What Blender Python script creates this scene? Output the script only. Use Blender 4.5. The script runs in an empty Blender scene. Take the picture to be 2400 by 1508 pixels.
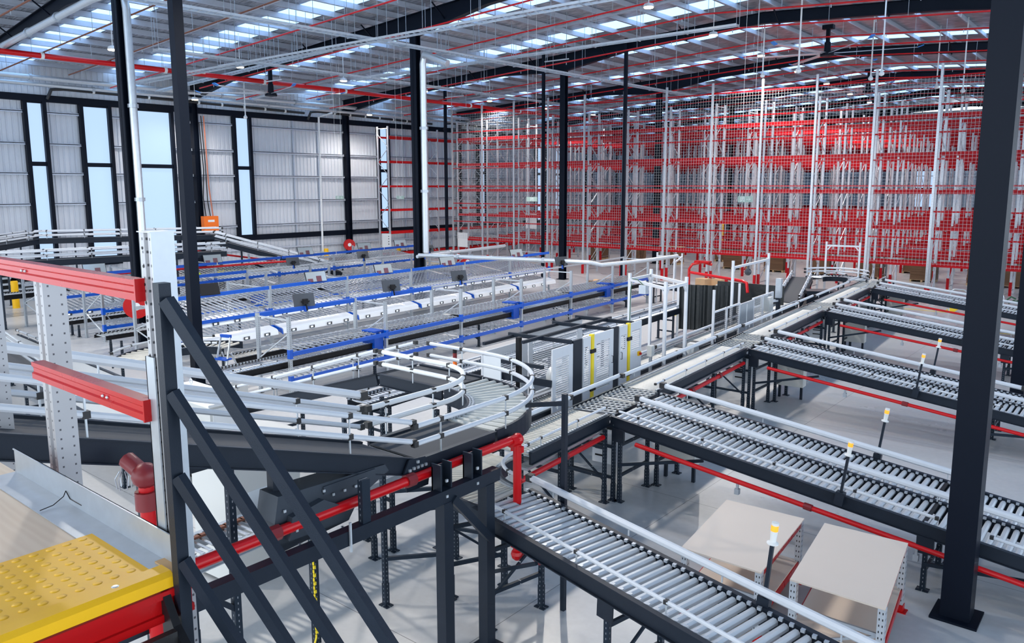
import bpy, math, random
from mathutils import Vector, Matrix
random.seed(7)
S = bpy.context.scene
COL = S.collection
R = math.radians
# ------------------------------------------------------------------ camera, world, exposure
K = .0733                      # the conveyor hall is turned by this slope against the racking grid
PHI = math.atan(K)
cam = bpy.data.cameras.new('camera'); cam.sensor_width = 36; cam.lens = 1851/2400*36
cam.shift_x = -20/2400; cam.shift_y = -36/2400; cam.clip_start = .05; cam.clip_end = 400
cam_o = bpy.data.objects.new('camera', cam); COL.objects.link(cam_o)
cam_o.location = (0, 0, 5.5); cam_o.rotation_euler = (R(90)-math.atan(280/1851), 0, R(39.1))
S.camera = cam_o
w = bpy.data.worlds.new('world'); S.world = w; w.use_nodes = True
bg = w.node_tree.nodes['Background']; bg.inputs[0].default_value = (.78, .89, 1, 1); bg.inputs[1].default_value = 1.7
S.view_settings.view_transform = 'Standard'; S.view_settings.look = 'None'
S.view_settings.gamma = 1; S.view_settings.use_curve_mapping = False
S.view_settings.exposure = 1.0
sun = bpy.data.lights.new('sun', 'SUN'); sun.energy = .5; sun.angle = R(3); sun.color = (1, .97, .92)
sun_o = bpy.data.objects.new('sun', sun); COL.objects.link(sun_o)
sun_o.rotation_euler = Vector((-.62, .42, -.42)).to_track_quat('-Z', 'Y').to_euler()
LAMP_W = 480
S.cycles.use_denoising = True
S.cycles.max_bounces = 6; S.cycles.diffuse_bounces = 3; S.cycles.glossy_bounces = 3
S.cycles.transparent_max_bounces = 12
S.cycles.caustics_reflective = False; S.cycles.caustics_refractive = False
S.cycles.use_adaptive_sampling = True; S.cycles.adaptive_threshold = .03

# ------------------------------------------------------------------ materials
M = {}
SPEC = {'navy': .12, 'slate': .22, 'black': .2, 'post_dark': .2, 'angle_dark': .2, 'red': .35, 'red_rack': .2, 'red_pipe': .35, 'casing': .3, 'belt': .2}
def mat(name, col, rough=.5, metal=0., noise=0., nscale=8., emit=None, es=0., bump=0., bscale=40., coat=0., alpha=1.):
    m = bpy.data.materials.new(name); m.use_nodes = True
    nt = m.node_tree; b = nt.nodes['Principled BSDF']
    c = (*col, 1)
    b.inputs['Base Color'].default_value = c; b.inputs['Roughness'].default_value = rough
    b.inputs['Metallic'].default_value = metal; b.inputs['Coat Weight'].default_value = coat
    b.inputs['Alpha'].default_value = alpha
    b.inputs['Specular IOR Level'].default_value = SPEC.get(name, .5)
    if noise:
        tc = nt.nodes.new('ShaderNodeTexCoord'); n = nt.nodes.new('ShaderNodeTexNoise')
        n.inputs['Scale'].default_value = nscale; n.inputs['Detail'].default_value = 5
        nt.links.new(tc.outputs['Object'], n.inputs['Vector'])
        mr = nt.nodes.new('ShaderNodeMapRange')
        mr.inputs[3].default_value = 1-noise; mr.inputs[4].default_value = 1+noise
        nt.links.new(n.outputs[0], mr.inputs[0])
        mx = nt.nodes.new('ShaderNodeVectorMath'); mx.operation = 'SCALE'
        mx.inputs[0].default_value = col; nt.links.new(mr.outputs[0], mx.inputs['Scale'])
        nt.links.new(mx.outputs[0], b.inputs['Base Color'])
        mr2 = nt.nodes.new('ShaderNodeMapRange')
        mr2.inputs[3].default_value = max(.02, rough-noise*.5); mr2.inputs[4].default_value = min(1, rough+noise*.5)
        nt.links.new(n.outputs[0], mr2.inputs[0]); nt.links.new(mr2.outputs[0], b.inputs['Roughness'])
    if bump:
        tc = nt.nodes.new('ShaderNodeTexCoord'); n = nt.nodes.new('ShaderNodeTexNoise')
        n.inputs['Scale'].default_value = bscale
        nt.links.new(tc.outputs['Object'], n.inputs['Vector'])
        bp = nt.nodes.new('ShaderNodeBump'); bp.inputs['Strength'].default_value = bump
        bp.inputs['Distance'].default_value = .02
        nt.links.new(n.outputs[0], bp.inputs['Height']); nt.links.new(bp.outputs[0], b.inputs['Normal'])
    if emit:
        b.inputs['Emission Color'].default_value = (*emit, 1); b.inputs['Emission Strength'].default_value = es
    M[name] = m
    return m
def mnode(nt, op, a, b=None, c=None):
    n = nt.nodes.new('ShaderNodeMath'); n.operation = op
    for i, v in enumerate((a, b, c)):
        if v is None: continue
        if isinstance(v, (int, float)): n.inputs[i].default_value = v
        else: nt.links.new(v, n.inputs[i])
    return n.outputs[0]
def holes(name, col, pitch=.075, duty=.4, half=.011, rough=.35, metal=.5, hole=(.02, .02, .025), off=0.):
    """steel with a punched row of slots down the middle of each face (object space, z along the post)"""
    m = mat(name, col, rough, metal, noise=.08, nscale=5); nt = m.node_tree; b = nt.nodes['Principled BSDF']
    tc = nt.nodes.new('ShaderNodeTexCoord'); sp = nt.nodes.new('ShaderNodeSeparateXYZ')
    nt.links.new(tc.outputs['Object'], sp.inputs[0])
    fr = mnode(nt, 'FRACT', mnode(nt, 'DIVIDE', sp.outputs[2], pitch))
    a = mnode(nt, 'LESS_THAN', fr, duty)
    x = mnode(nt, 'LESS_THAN', mnode(nt, 'ABSOLUTE', mnode(nt, 'SUBTRACT', mnode(nt, 'ABSOLUTE', sp.outputs[0]), off)), half)
    y = mnode(nt, 'LESS_THAN', mnode(nt, 'ABSOLUTE', mnode(nt, 'SUBTRACT', mnode(nt, 'ABSOLUTE', sp.outputs[1]), off)), half)
    k = mnode(nt, 'MULTIPLY', a, mnode(nt, 'MAXIMUM', x, y))
    mx = nt.nodes.new('ShaderNodeMix'); mx.data_type = 'RGBA'
    nt.links.new(k, mx.inputs[0])
    src = b.inputs['Base Color'].links[0].from_socket
    nt.links.new(src, mx.inputs[6]); mx.inputs[7].default_value = (*hole, 1)
    nt.links.new(mx.outputs[2], b.inputs['Base Color'])
    return m
mat('alu', (.66, .69, .74), .5, .05, noise=.04)
mat('white_metal', (.72, .74, .78), .4, .1, noise=.04)
mat('zinc', (.47, .51, .56), .35, .5, noise=.15, nscale=14)
mat('zinc_bright', (.62, .66, .70), .3, .5, noise=.1)
mat('slate', (.016, .023, .036), .36, .1, noise=.1, bump=.1, bscale=300)
mat('black', (.012, .012, .014), .4)
mat('black_plastic', (.02, .02, .022), .5)
mat('belt', (.075, .08, .09), .7, noise=.1, nscale=3)
mat('grey_belt', (.42, .45, .47), .55, noise=.05)
mat('roller', (.60, .62, .65), .38, .25, noise=.05)
mat('roller_light', (.62, .60, .56), .45, .1, noise=.04)
mat('roller_beige', (.60, .58, .52), .45, .05)
mat('roller_steel', (.62, .64, .68), .22, .85)
mat('blue', (.0, .085, .52), .35, 0, noise=.05, coat=.3)
mat('blue_plastic', (.0, .07, .45), .45)
mat('red', (.50, .004, .006), .28, 0, noise=.06)
mat('red_pipe', (.60, .004, .008), .3, 0, coat=.1)
mat('red_rack', (.46, .004, .010), .42, 0)
mat('dark_red', (.22, .015, .02), .4)
mat('rust', (.17, .06, .035), .8, noise=.5, nscale=18)
mat('yellow', (.95, .52, .0), .45, noise=.05)
mat('yellow_strip', (.95, .72, .02), .4)
mat('orange', (.95, .18, .01), .45)
mat('amber', (1, .35, .02), .3, emit=(1, .3, .02), es=.5)
mat('white', (.82, .83, .84), .5)
mat('white_gloss', (.78, .82, .86), .25, .15)
mat('cabinet', (.62, .62, .60), .5)
mat('screen', (.75, .85, .9), .2, emit=(.7, .85, 1), es=.5)
mat('glass_dark', (.06, .065, .075), .15)
mat('board', (.45, .5, .52), .12, .3)
mat('maroon', (.13, .04, .06), .4)
mat('cardboard', (.17, .095, .05), .8, noise=.15, nscale=20)
mat('carton', (.58, .36, .2), .7, noise=.08, nscale=4)
mat('pallet', (.5, .36, .2), .8, noise=.2, nscale=10)
mat('benchtop', (.74, .63, .54), .5, noise=.03, nscale=2)
mat('wall_paint', (.68, .71, .77), .45, .1, noise=.04, nscale=2)
mat('wall_band', (.30, .36, .42), .45, .2)
mat('navy', (.004, .007, .015), .42)
mat('purlin', (.55, .60, .70), .4, .2, noise=.06)
mat('hivis', (.55, .75, .08), .7, emit=None)
mat('hivis_yellow', (.85, .72, .02), .7)
mat('cloth_dark', (.02, .022, .03), .8)
mat('skin', (.45, .26, .18), .6)
mat('hair', (.03, .02, .015), .6)
mat('curtain', (.018, .022, .024), .45, noise=.3, nscale=12, bump=.6, bscale=9)
mat('casing', (.05, .062, .08), .4, .2)
mat('roller_curve', (.60, .61, .58), .4)
mat('copper', (.6, .2, .12), .35, .4)
mat('sign_green', (.32, .42, .37), .4)
mat('sky_panel', (.1, .15, .2), .4, emit=(.36, .62, 1), es=1.1)
mat('window_pane', (.08, .11, .16), .3, emit=(.50, .70, 1), es=.5)
mat('lamp_glow', (1, .8, .5), .4, emit=(1, .72, .38), es=14)
mat('fan_blade', (.55, .58, .64), .3, .5)
mat('fan_tip', (.02, .22, .7), .4)
mat('plant', (.03, .10, .05), .6)
mat('wood', (.62, .40, .2), .6, noise=.2, nscale=6)
mat('mesh_wire', (.45, .47, .5), .4, .2)
mat('white_plastic', (.8, .8, .78), .4)
mat('wrap', (.6, .68, .72), .25)
holes('post', (.60, .63, .68), .075, .35, .006, off=.018)
holes('post_dark', (.018, .028, .044), .06, .35, .0045, rough=.4, metal=.2, hole=(.28, .3, .33))
holes('post_blue', (.52, .56, .60), .05, .4, .006, metal=.7)
holes('post_grey', (.43, .43, .45), .05, .2, .0045, rough=.4, metal=.25, off=.03, hole=(.08, .08, .09))
holes('angle_dark', (.018, .028, .044), .05, .4, .005, rough=.4, metal=.2, hole=(.5, .52, .55))

def concrete():
    m = mat('concrete', (.40, .41, .415), .3); nt = m.node_tree; b = nt.nodes['Principled BSDF']
    tc = nt.nodes.new('ShaderNodeTexCoord')
    n = nt.nodes.new('ShaderNodeTexNoise'); n.inputs['Scale'].default_value = .35; n.inputs['Detail'].default_value = 8
    n2 = nt.nodes.new('ShaderNodeTexNoise'); n2.inputs['Scale'].default_value = 9; n2.inputs['Detail'].default_value = 6
    nt.links.new(tc.outputs['Object'], n.inputs[0]); nt.links.new(tc.outputs['Object'], n2.inputs[0])
    r = nt.nodes.new('ShaderNodeValToRGB'); r.color_ramp.elements[0].position = .25; r.color_ramp.elements[1].position = .75
    r.color_ramp.elements[0].color = (.50, .51, .53, 1); r.color_ramp.elements[1].color = (.60, .595, .585, 1)
    nt.links.new(n.outputs[0], r.inputs[0])
    mr = nt.nodes.new('ShaderNodeMapRange'); mr.inputs[3].default_value = .9; mr.inputs[4].default_value = 1.1
    nt.links.new(n2.outputs[0], mr.inputs[0])
    sc = nt.nodes.new('ShaderNodeVectorMath'); sc.operation = 'SCALE'
    nt.links.new(r.outputs[0], sc.inputs[0]); nt.links.new(mr.outputs[0], sc.inputs['Scale'])
    # saw-cut joints every 6 m
    sp = nt.nodes.new('ShaderNodeSeparateXYZ'); nt.links.new(tc.outputs['Object'], sp.inputs[0])
    jx = mnode(nt, 'LESS_THAN', mnode(nt, 'FRACT', mnode(nt, 'DIVIDE', sp.outputs[0], 6.1)), .0016)
    jy = mnode(nt, 'LESS_THAN', mnode(nt, 'FRACT', mnode(nt, 'DIVIDE', sp.outputs[1], 6.1)), .0016)
    j = mnode(nt, 'MAXIMUM', jx, jy)
    mx = nt.nodes.new('ShaderNodeMix'); mx.data_type = 'RGBA'
    nt.links.new(j, mx.inputs[0]); nt.links.new(sc.outputs[0], mx.inputs[6]); mx.inputs[7].default_value = (.16, .16, .17, 1)
    nt.links.new(mx.outputs[2], b.inputs['Base Color'])
    mr3 = nt.nodes.new('ShaderNodeMapRange'); mr3.inputs[3].default_value = .18; mr3.inputs[4].default_value = .42
    nt.links.new(n.outputs[0], mr3.inputs[0]); nt.links.new(mr3.outputs[0], b.inputs['Roughness'])
concrete()
def foil():
    m = mat('foil', (.5, .5, .52), .3, .8); nt = m.node_tree; b = nt.nodes['Principled BSDF']
    tc = nt.nodes.new('ShaderNodeTexCoord'); mp = nt.nodes.new('ShaderNodeMapping')
    mp.inputs['Scale'].default_value = (1.2, 9, 1)
    n = nt.nodes.new('ShaderNodeTexNoise'); n.inputs['Scale'].default_value = 1.6; n.inputs['Detail'].default_value = 6
    nt.links.new(tc.outputs['Object'], mp.inputs[0]); nt.links.new(mp.outputs[0], n.inputs[0])
    r = nt.nodes.new('ShaderNodeValToRGB'); r.color_ramp.elements[0].position = .35; r.color_ramp.elements[1].position = .7
    r.color_ramp.elements[0].color = (.22, .23, .26, 1); r.color_ramp.elements[1].color = (.78, .79, .84, 1)
    nt.links.new(n.outputs[0], r.inputs[0]); nt.links.new(r.outputs[0], b.inputs['Base Color'])
    bp = nt.nodes.new('ShaderNodeBump'); bp.inputs['Strength'].default_value = .8; bp.inputs['Distance'].default_value = .08
    nt.links.new(n.outputs[0], bp.inputs['Height']); nt.links.new(bp.outputs[0], b.inputs['Normal'])
foil()
def plywood():
    m = mat('plywood', (.66, .52, .38), .55); nt = m.node_tree; b = nt.nodes['Principled BSDF']
    tc = nt.nodes.new('ShaderNodeTexCoord'); mp = nt.nodes.new('ShaderNodeMapping'); mp.inputs['Scale'].default_value = (1.2, 7, 1)
    wv = nt.nodes.new('ShaderNodeTexWave'); wv.wave_type = 'RINGS'; wv.inputs['Scale'].default_value = 1.1
    wv.inputs['Distortion'].default_value = 7; wv.inputs['Detail'].default_value = 3
    nt.links.new(tc.outputs['Object'], mp.inputs[0]); nt.links.new(mp.outputs[0], wv.inputs[0])
    r = nt.nodes.new('ShaderNodeValToRGB')
    r.color_ramp.elements[0].color = (.66, .54, .42, 1); r.color_ramp.elements[1].color = (.70, .585, .46, 1)
    nt.links.new(wv.outputs[0], r.inputs[0]); nt.links.new(r.outputs[0], b.inputs['Base Color'])
plywood()
def tread():
    m = mat('tread_plate', (.05, .05, .052), .38, .5); nt = m.node_tree; b = nt.nodes['Principled BSDF']
    tc = nt.nodes.new('ShaderNodeTexCoord'); v = nt.nodes.new('ShaderNodeTexBrick')
    v.inputs['Scale'].default_value = 22; v.inputs['Mortar Size'].default_value = .03
    mp = nt.nodes.new('ShaderNodeMapping'); mp.inputs['Rotation'].default_value = (0, 0, R(45))
    nt.links.new(tc.outputs['Object'], mp.inputs[0]); nt.links.new(mp.outputs[0], v.inputs[0])
    bp = nt.nodes.new('ShaderNodeBump'); bp.inputs['Strength'].default_value = .9; bp.inputs['Distance'].default_value = .01
    nt.links.new(v.outputs['Fac'], bp.inputs['Height']); nt.links.new(bp.outputs[0], b.inputs['Normal'])
tread()

# ------------------------------------------------------------------ mesh helpers
class MB:
    def __init__(s): s.v = []; s.f = []
    def quadbox(s, pts):
        n = len(s.v); s.v += [tuple(p) for p in pts]
        s.f += [(n, n+3, n+2, n+1), (n+4, n+5, n+6, n+7), (n, n+1, n+5, n+4), (n+1, n+2, n+6, n+5), (n+2, n+3, n+7, n+6), (n+3, n, n+4, n+7)]
        return s
    def box(s, x0, x1, y0, y1, z0, z1):
        return s.quadbox([(x0, y0, z0), (x1, y0, z0), (x1, y1, z0), (x0, y1, z0), (x0, y0, z1), (x1, y0, z1), (x1, y1, z1), (x0, y1, z1)])
    def cb(s, c, d):
        return s.box(c[0]-d[0]/2, c[0]+d[0]/2, c[1]-d[1]/2, c[1]+d[1]/2, c[2]-d[2]/2, c[2]+d[2]/2)
    def bar(s, p, q, w, h, up=(0, 0, 1)):
        p = Vector(p); q = Vector(q); a = (q-p)
        if a.length < 1e-6: return s
        a.normalize(); u = Vector(up)
        if abs(a.dot(u)) > .98: u = Vector((0, 1, 0))
        b = a.cross(u).normalized()*w/2; c = b.cross(a).normalized()*h/2
        return s.quadbox([p-b-c, p+b-c, q+b-c, q-b-c, p-b+c, p+b+c, q+b+c, q-b+c])
    def tube(s, pts, r, seg=8, caps=True, closed=False):
        pts = [Vector(p) for p in pts]; n0 = len(s.v); N = len(pts)
        rs = r if isinstance(r, (list, tuple)) else [r]*N
        prev = None
        for i, p in enumerate(pts):
            a = (pts[min(i+1, N-1)]-pts[max(i-1, 0)]).normalized()
            if prev is None:
                u = Vector((0, 0, 1)) if abs(a.z) < .9 else Vector((1, 0, 0))
                b = a.cross(u).normalized()
            else:
                b = (prev - a*prev.dot(a)).normalized()
            prev = b; c = a.cross(b)
            for k in range(seg):
                t = 2*math.pi*(k+.5)/seg
                s.v.append(tuple(p+b*math.cos(t)*rs[i]+c*math.sin(t)*rs[i]))
        for i in range(N-1):
            for k in range(seg):
                k2 = (k+1) % seg
                s.f.append((n0+i*seg+k, n0+i*seg+k2, n0+(i+1)*seg+k2, n0+(i+1)*seg+k))
        if caps:
            s.f.append(tuple(n0+k for k in reversed(range(seg)))); s.f.append(tuple(n0+(N-1)*seg+k for k in range(seg)))
        return s
    def sweep(s, pts, prof, up=(0, 0, 1)):
        """closed profile [(across, up)] swept along level-ish points"""
        pts = [Vector(p) for p in pts]; n0 = len(s.v); N = len(pts); P = len(prof)
        for i, p in enumerate(pts):
            a = (pts[min(i+1, N-1)]-pts[max(i-1, 0)]); a.z = 0; a.normalize()
            b = Vector((a.y, -a.x, 0))
            for (x, z) in prof: s.v.append(tuple(p+b*x+Vector((0, 0, z))))
        for i in range(N-1):
            for k in range(P):
                k2 = (k+1) % P
                s.f.append((n0+i*P+k, n0+(i+1)*P+k, n0+(i+1)*P+k2, n0+i*P+k2))
        s.f.append(tuple(n0+k for k in range(P))); s.f.append(tuple(n0+(N-1)*P+k for k in reversed(range(P))))
        return s
    def lathe(s, prof, c=(0, 0, 0), seg=16):
        n0 = len(s.v); N = len(prof)
        for (r, z) in prof:
            for k in range(seg):
                t = 2*math.pi*k/seg; s.v.append((c[0]+r*math.cos(t), c[1]+r*math.sin(t), c[2]+z))
        for i in range(N-1):
            for k in range(seg):
                k2 = (k+1) % seg; s.f.append((n0+i*seg+k, n0+i*seg+k2, n0+(i+1)*seg+k2, n0+(i+1)*seg+k))
        s.f.append(tuple(n0+k for k in reversed(range(seg)))); s.f.append(tuple(n0+(N-1)*seg+k for k in range(seg)))
        return s
    def ball(s, c, r, seg=10, rings=6, sq=(1, 1, 1)):
        prof = [(math.sin(math.pi*i/rings)*r, -math.cos(math.pi*i/rings)*r) for i in range(rings+1)]
        n0 = len(s.v); s.lathe([(max(a, .0005), b) for a, b in prof], (0, 0, 0), seg)
        for i in range(n0, len(s.v)):
            x, y, z = s.v[i]; s.v[i] = (c[0]+x*sq[0], c[1]+y*sq[1], c[2]+z*sq[2])
        return s
    def prism(s, pts2, axis, a, b):
        """polygon pts2 extruded along axis ('x','y','z') from a to b"""
        f = {'x': lambda p, t: (t, p[0], p[1]), 'y': lambda p, t: (p[0], t, p[1]), 'z': lambda p, t: (p[0], p[1], t)}[axis]
        n0 = len(s.v); n = len(pts2)
        s.v += [f(p, a) for p in pts2]+[f(p, b) for p in pts2]
        s.f.append(tuple(range(n0, n0+n))); s.f.append(tuple(range(n0+2*n-1, n0+n-1, -1)))
        for k in range(n):
            k2 = (k+1) % n; s.f.append((n0+k, n0+n+k, n0+n+k2, n0+k2))
        return s
    def mesh(s, name, m, smooth=False):
        me = bpy.data.meshes.new(name); me.from_pydata(s.v, [], s.f)
        for x in (m if isinstance(m, (list, tuple)) else [m]): me.materials.append(M[x])
        if smooth:
            me.polygons.foreach_set('use_smooth', [True]*len(me.polygons))
            try: me.set_sharp_from_angle(angle=R(40))
            except Exception: pass
        me.validate(); me.update()
        return me
def link(name, data, parent=None, loc=(0, 0, 0), rot=(0, 0, 0)):
    o = bpy.data.objects.new(name, data); COL.objects.link(o)
    o.location = loc; o.rotation_euler = rot
    if parent is not None: o.parent = parent
    return o
def thing(name, label, cat, loc=(0, 0, 0), rz=0, group=None):
    o = bpy.data.objects.new(name, None); COL.objects.link(o); o.empty_display_size = .2
    o.location = loc; o.rotation_euler = (0, 0, rz); o['label'] = label; o['category'] = cat
    if group: o['group'] = group
    return o
def tag(o, label, cat, group=None, kind=None):
    o['label'] = label; o['category'] = cat
    if group: o['group'] = group
    if kind: o['kind'] = kind
    return o
def part(name, mb, m, parent, world=False, smooth=False, loc=(0, 0, 0), rot=(0, 0, 0), label=None):
    """world=True: mb holds world coordinates (parent turned only about z)"""
    if world and parent is not None:
        T = Matrix.Translation(parent.location) @ parent.rotation_euler.to_matrix().to_4x4()
        if parent.parent is not None: T = Matrix.Translation(parent.parent.location) @ T
        I = T.inverted(); mb.v = [tuple(I @ Vector(p)) for p in mb.v]
    o = link(name, mb.mesh(name, m, smooth), parent, loc, rot)
    if label: o['label'] = label
    return o
def parts(name, mb, m, parent, world=False, smooth=False):
    """every separate piece of mb becomes a part of its own"""
    n = len(mb.v); root = list(range(n))
    def find(i):
        while root[i] != i: root[i] = root[root[i]]; i = root[i]
        return i
    for f in mb.f:
        a = find(f[0])
        for i in f[1:]: root[find(i)] = a
    groups = {}
    for i in range(n): groups.setdefault(find(i), []).append(i)
    faces = {}
    for f in mb.f: faces.setdefault(find(f[0]), []).append(f)
    out = []
    for g, idx in groups.items():
        ren = {i: k for k, i in enumerate(idx)}; q = MB(); q.v = [mb.v[i] for i in idx]; q.f = [tuple(ren[i] for i in f) for f in faces[g]]
        out.append(part(name, q, m, parent, world, smooth))
    return out
def solo(name, mb, m, label, cat, group=None, smooth=False, kind=None):
    """a one-mesh thing built in world coordinates; its origin is moved to the base centre"""
    n = len(mb.v); c = [sum(p[i] for p in mb.v)/n for i in range(2)]; z = min(p[2] for p in mb.v)
    mb.v = [(p[0]-c[0], p[1]-c[1], p[2]-z) for p in mb.v]
    o = link(name, mb.mesh(name, m, smooth), None, (c[0], c[1], z))
    if kind == 'structure': o['kind'] = 'structure'
    else: tag(o, label, cat, group, kind)
    return o
def struct(name, mb, m, parent=None, smooth=False):
    o = link(name, mb.mesh(name, m, smooth), parent)
    if parent is None: o['kind'] = 'structure'
    return o
def copy(o, parent=None, loc=None, rot=None):
    c = o.copy(); COL.objects.link(c)
    if parent is not None: c.parent = parent
    if loc is not None: c.location = loc
    if rot is not None: c.rotation_euler = rot
    return c
def copy_tree(o, loc, label=None, rz=None):
    r = copy(o, None, loc)
    if rz is not None: r.rotation_euler = (0, 0, rz)
    if label: r['label'] = label
    for ch in list(o.children):
        c = copy(ch, r)
        for g in list(ch.children): copy(g, c)
    return r
def sY(s, Y, z=0): return (s-K*Y, Y, z)         # point in the turned hall grid
ORD = ['first', 'second', 'third', 'fourth', 'fifth', 'sixth', 'seventh', 'eighth', 'ninth', 'tenth', 'eleventh', 'twelfth', 'thirteenth', 'fourteenth', 'fifteenth', 'sixteenth']

# ------------------------------------------------------------------ building shell
XW = -48.1                                       # left wall plane
YF = 92.0                                        # far wall plane
def roof_z(x): return 13.95-.0586*abs(x+15.7)
struct('floor', MB().box(XW-.4, 26, -12, YF+.4, -.3, 0), 'concrete')
def corrugated(a0, a1, z0, z1, pitch=.30, dep=.045):
    """profile points (along, depth)"""
    pts = []; a = a0
    while a < a1:
        pts += [(a, 0), (a+pitch*.62, 0), (a+pitch*.70, -dep), (a+pitch*.92, -dep)]; a += pitch
    pts.append((a1, 0)); return pts
def wall_sheet(name, a0, a1, z0, z1, place, m):
    pts = corrugated(a0, a1, z0, z1); mb = MB()
    for (a, d) in pts: mb.v += [place(a, d, z0), place(a, d, z1)]
    for i in range(len(pts)-1): mb.f.append((2*i, 2*i+2, 2*i+3, 2*i+1))
    return struct(name, mb, m)
wl = wall_sheet('wall_left', -10, YF, 0, 11.98, lambda a, d, z: (XW+d, a, z), 'wall_paint')
wf = wall_sheet('wall_far', XW, 26, 0, 13.2, lambda a, d, z: (a, YF-d, z), 'wall_paint')
# dark eaves beam, dado beam and the silver girts between the window posts
wins = [(17.0, 17.75), (19.85, 21.2), (22.9, 24.9), (29.3, 30.25), (41.6, 42.4), (53.1, 53.9), (61.5, 62.3), (64.4, 65.6), (70.0, 70.8), (75.0, 75.8)]
struct('trim_1', MB().box(XW+.02, XW+.28, -10, YF, 10.06, 10.42), 'navy')
struct('trim_2', MB().box(XW+.02, XW+.25, 26.5, YF, 1.92, 2.28), 'navy')
struct('baseboard_left', MB().box(XW+.01, XW+.09, -10, YF, 0, .35), 'navy')
mb = MB(); edges = [-10]
for a, b in wins: edges += [a-.22, b+.22]
edges.append(YF)
for i in range(0, len(edges), 2):
    for z in (9.51, 7.83, 6.23, 4.57, 2.93):
        mb.box(XW+.01, XW+.2, edges[i], edges[i+1], z-.02, z+.05); mb.box(XW+.17, XW+.2, edges[i], edges[i+1], z-.09, z+.02)
mb.box(XW+.01, XW+.2, -10, YF, 1.26, 1.34)
for y in (33.8, 35.9, 44.3, 47.2, 56.4): mb.box(XW+.02, XW+.12, y-.05, y+.05, 0, 10.1)
struct('trim_3', mb, 'purlin')
for i, (a, b) in enumerate(wins):
    z0, z1 = (1.1 if i < 3 else 2.3), 9.97
    f = MB()
    for y in (a, b): f.box(XW+.0, XW+.30, y-.2 if y == a else y, y if y == a else y+.2, z0-.1, z1+.15)
    f.box(XW, XW+.22, a, b, 6.62, 6.85); f.box(XW, XW+.22, a, b, z1, z1+.12); f.box(XW, XW+.22, a, b, z0-.12, z0)
    fo = struct('window_%d' % (i+1), f, 'navy')
    struct('pane', MB().box(XW+.03, XW+.06, a, b, z0, 6.62), 'window_pane', fo)
    struct('pane', MB().box(XW+.03, XW+.06, a, b, 6.85, z1), 'window_pane', fo)
# far wall girts, posts and its window
mb = MB()
for z in (1.5, 3.2, 4.9, 6.6, 8.3, 10): mb.box(XW, 26, YF-.22, YF-.03, z-.03, z+.06)
struct('trim_4', mb, 'purlin')
mb = MB()
for x in (-44, -31, -23.6, -9, 3): mb.box(x-.2, x+.2, YF-.45, YF-.05, 0, 13)
struct('trim_5', mb, 'navy')
fo = struct('window_11', MB().box(-21, -20.8, YF-.3, YF-.1, 0, 11).box(-19.2, -19.0, YF-.3, YF-.1, 0, 11).box(-20.8, -19.2, YF-.25, YF-.1, 5.2, 5.4), 'navy')
struct('pane', MB().box(-20.8, -19.2, YF-.2, YF-.15, .2, 5.2), 'window_pane', fo)
struct('pane', MB().box(-20.8, -19.2, YF-.2, YF-.15, 5.4, 10.9), 'window_pane', fo)
# roof: foil-backed sheets, skylight strips, purlins
sky = [(4.6, .8), (10.4, .8), (16.4, .9), (22.2, .9), (28.2, .9), (35.2, .8), (41.5, .7), (48.6, .7), (55.4, .7), (62.6, .7), (69.5, .7), (76.5, .7), (83.5, .7)]
ce = MB(); xs = [XW-.4, -15.7, 26]
yb = [-12]
for y, h in sky: yb += [y-h, y+h]
yb.append(YF+.4)
for i in range(0, len(yb), 2):
    for a, b in ((xs[0], xs[1]), (xs[1], xs[2])):
        n = len(ce.v)
        ce.v += [(a, yb[i], roof_z(a)), (b, yb[i], roof_z(b)), (b, yb[i+1], roof_z(b)), (a, yb[i+1], roof_z(a))]
        ce.v += [(a, yb[i], roof_z(a)+.1), (b, yb[i], roof_z(b)+.1), (b, yb[i+1], roof_z(b)+.1), (a, yb[i+1], roof_z(a)+.1)]
        ce.f += [(n, n+1, n+2, n+3), (n+7, n+6, n+5, n+4)]
ce = struct('ceiling', ce, 'foil')
for y, h in sky:
    m = MB()
    for a, b in ((xs[0], xs[1]), (xs[1], xs[2])):
        n = len(m.v); m.v += [(a, y-h, roof_z(a)+.02), (b, y-h, roof_z(b)+.02), (b, y+h, roof_z(b)+.02), (a, y+h, roof_z(a)+.02)]; m.f.append((n, n+1, n+2, n+3))
    struct('skylight', m, 'sky_panel', ce)
pur = MB().box(-.04, .04, -12, YF, -.24, 0).box(-.04, .1, -12, YF, -.24, -.22).mesh('roof_purlin', 'purlin')
x = XW+.9
while x < 12:
    link('roof_purlin', pur, ce, (x, 0, roof_z(x)-.01)); x += 1.62
# fly bracing runs under the purlins
mb = MB()
for y in (8.6, 19.6, 32.2, 45.4, 58.6, 71.5):
    for a, b in ((XW, -15.7), (-15.7, 20)): mb.bar((a, y, roof_z(a)-.3), (b, y, roof_z(b)-.3), .09, .09)
part('roof_bridging', mb, 'purlin', ce)
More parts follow.
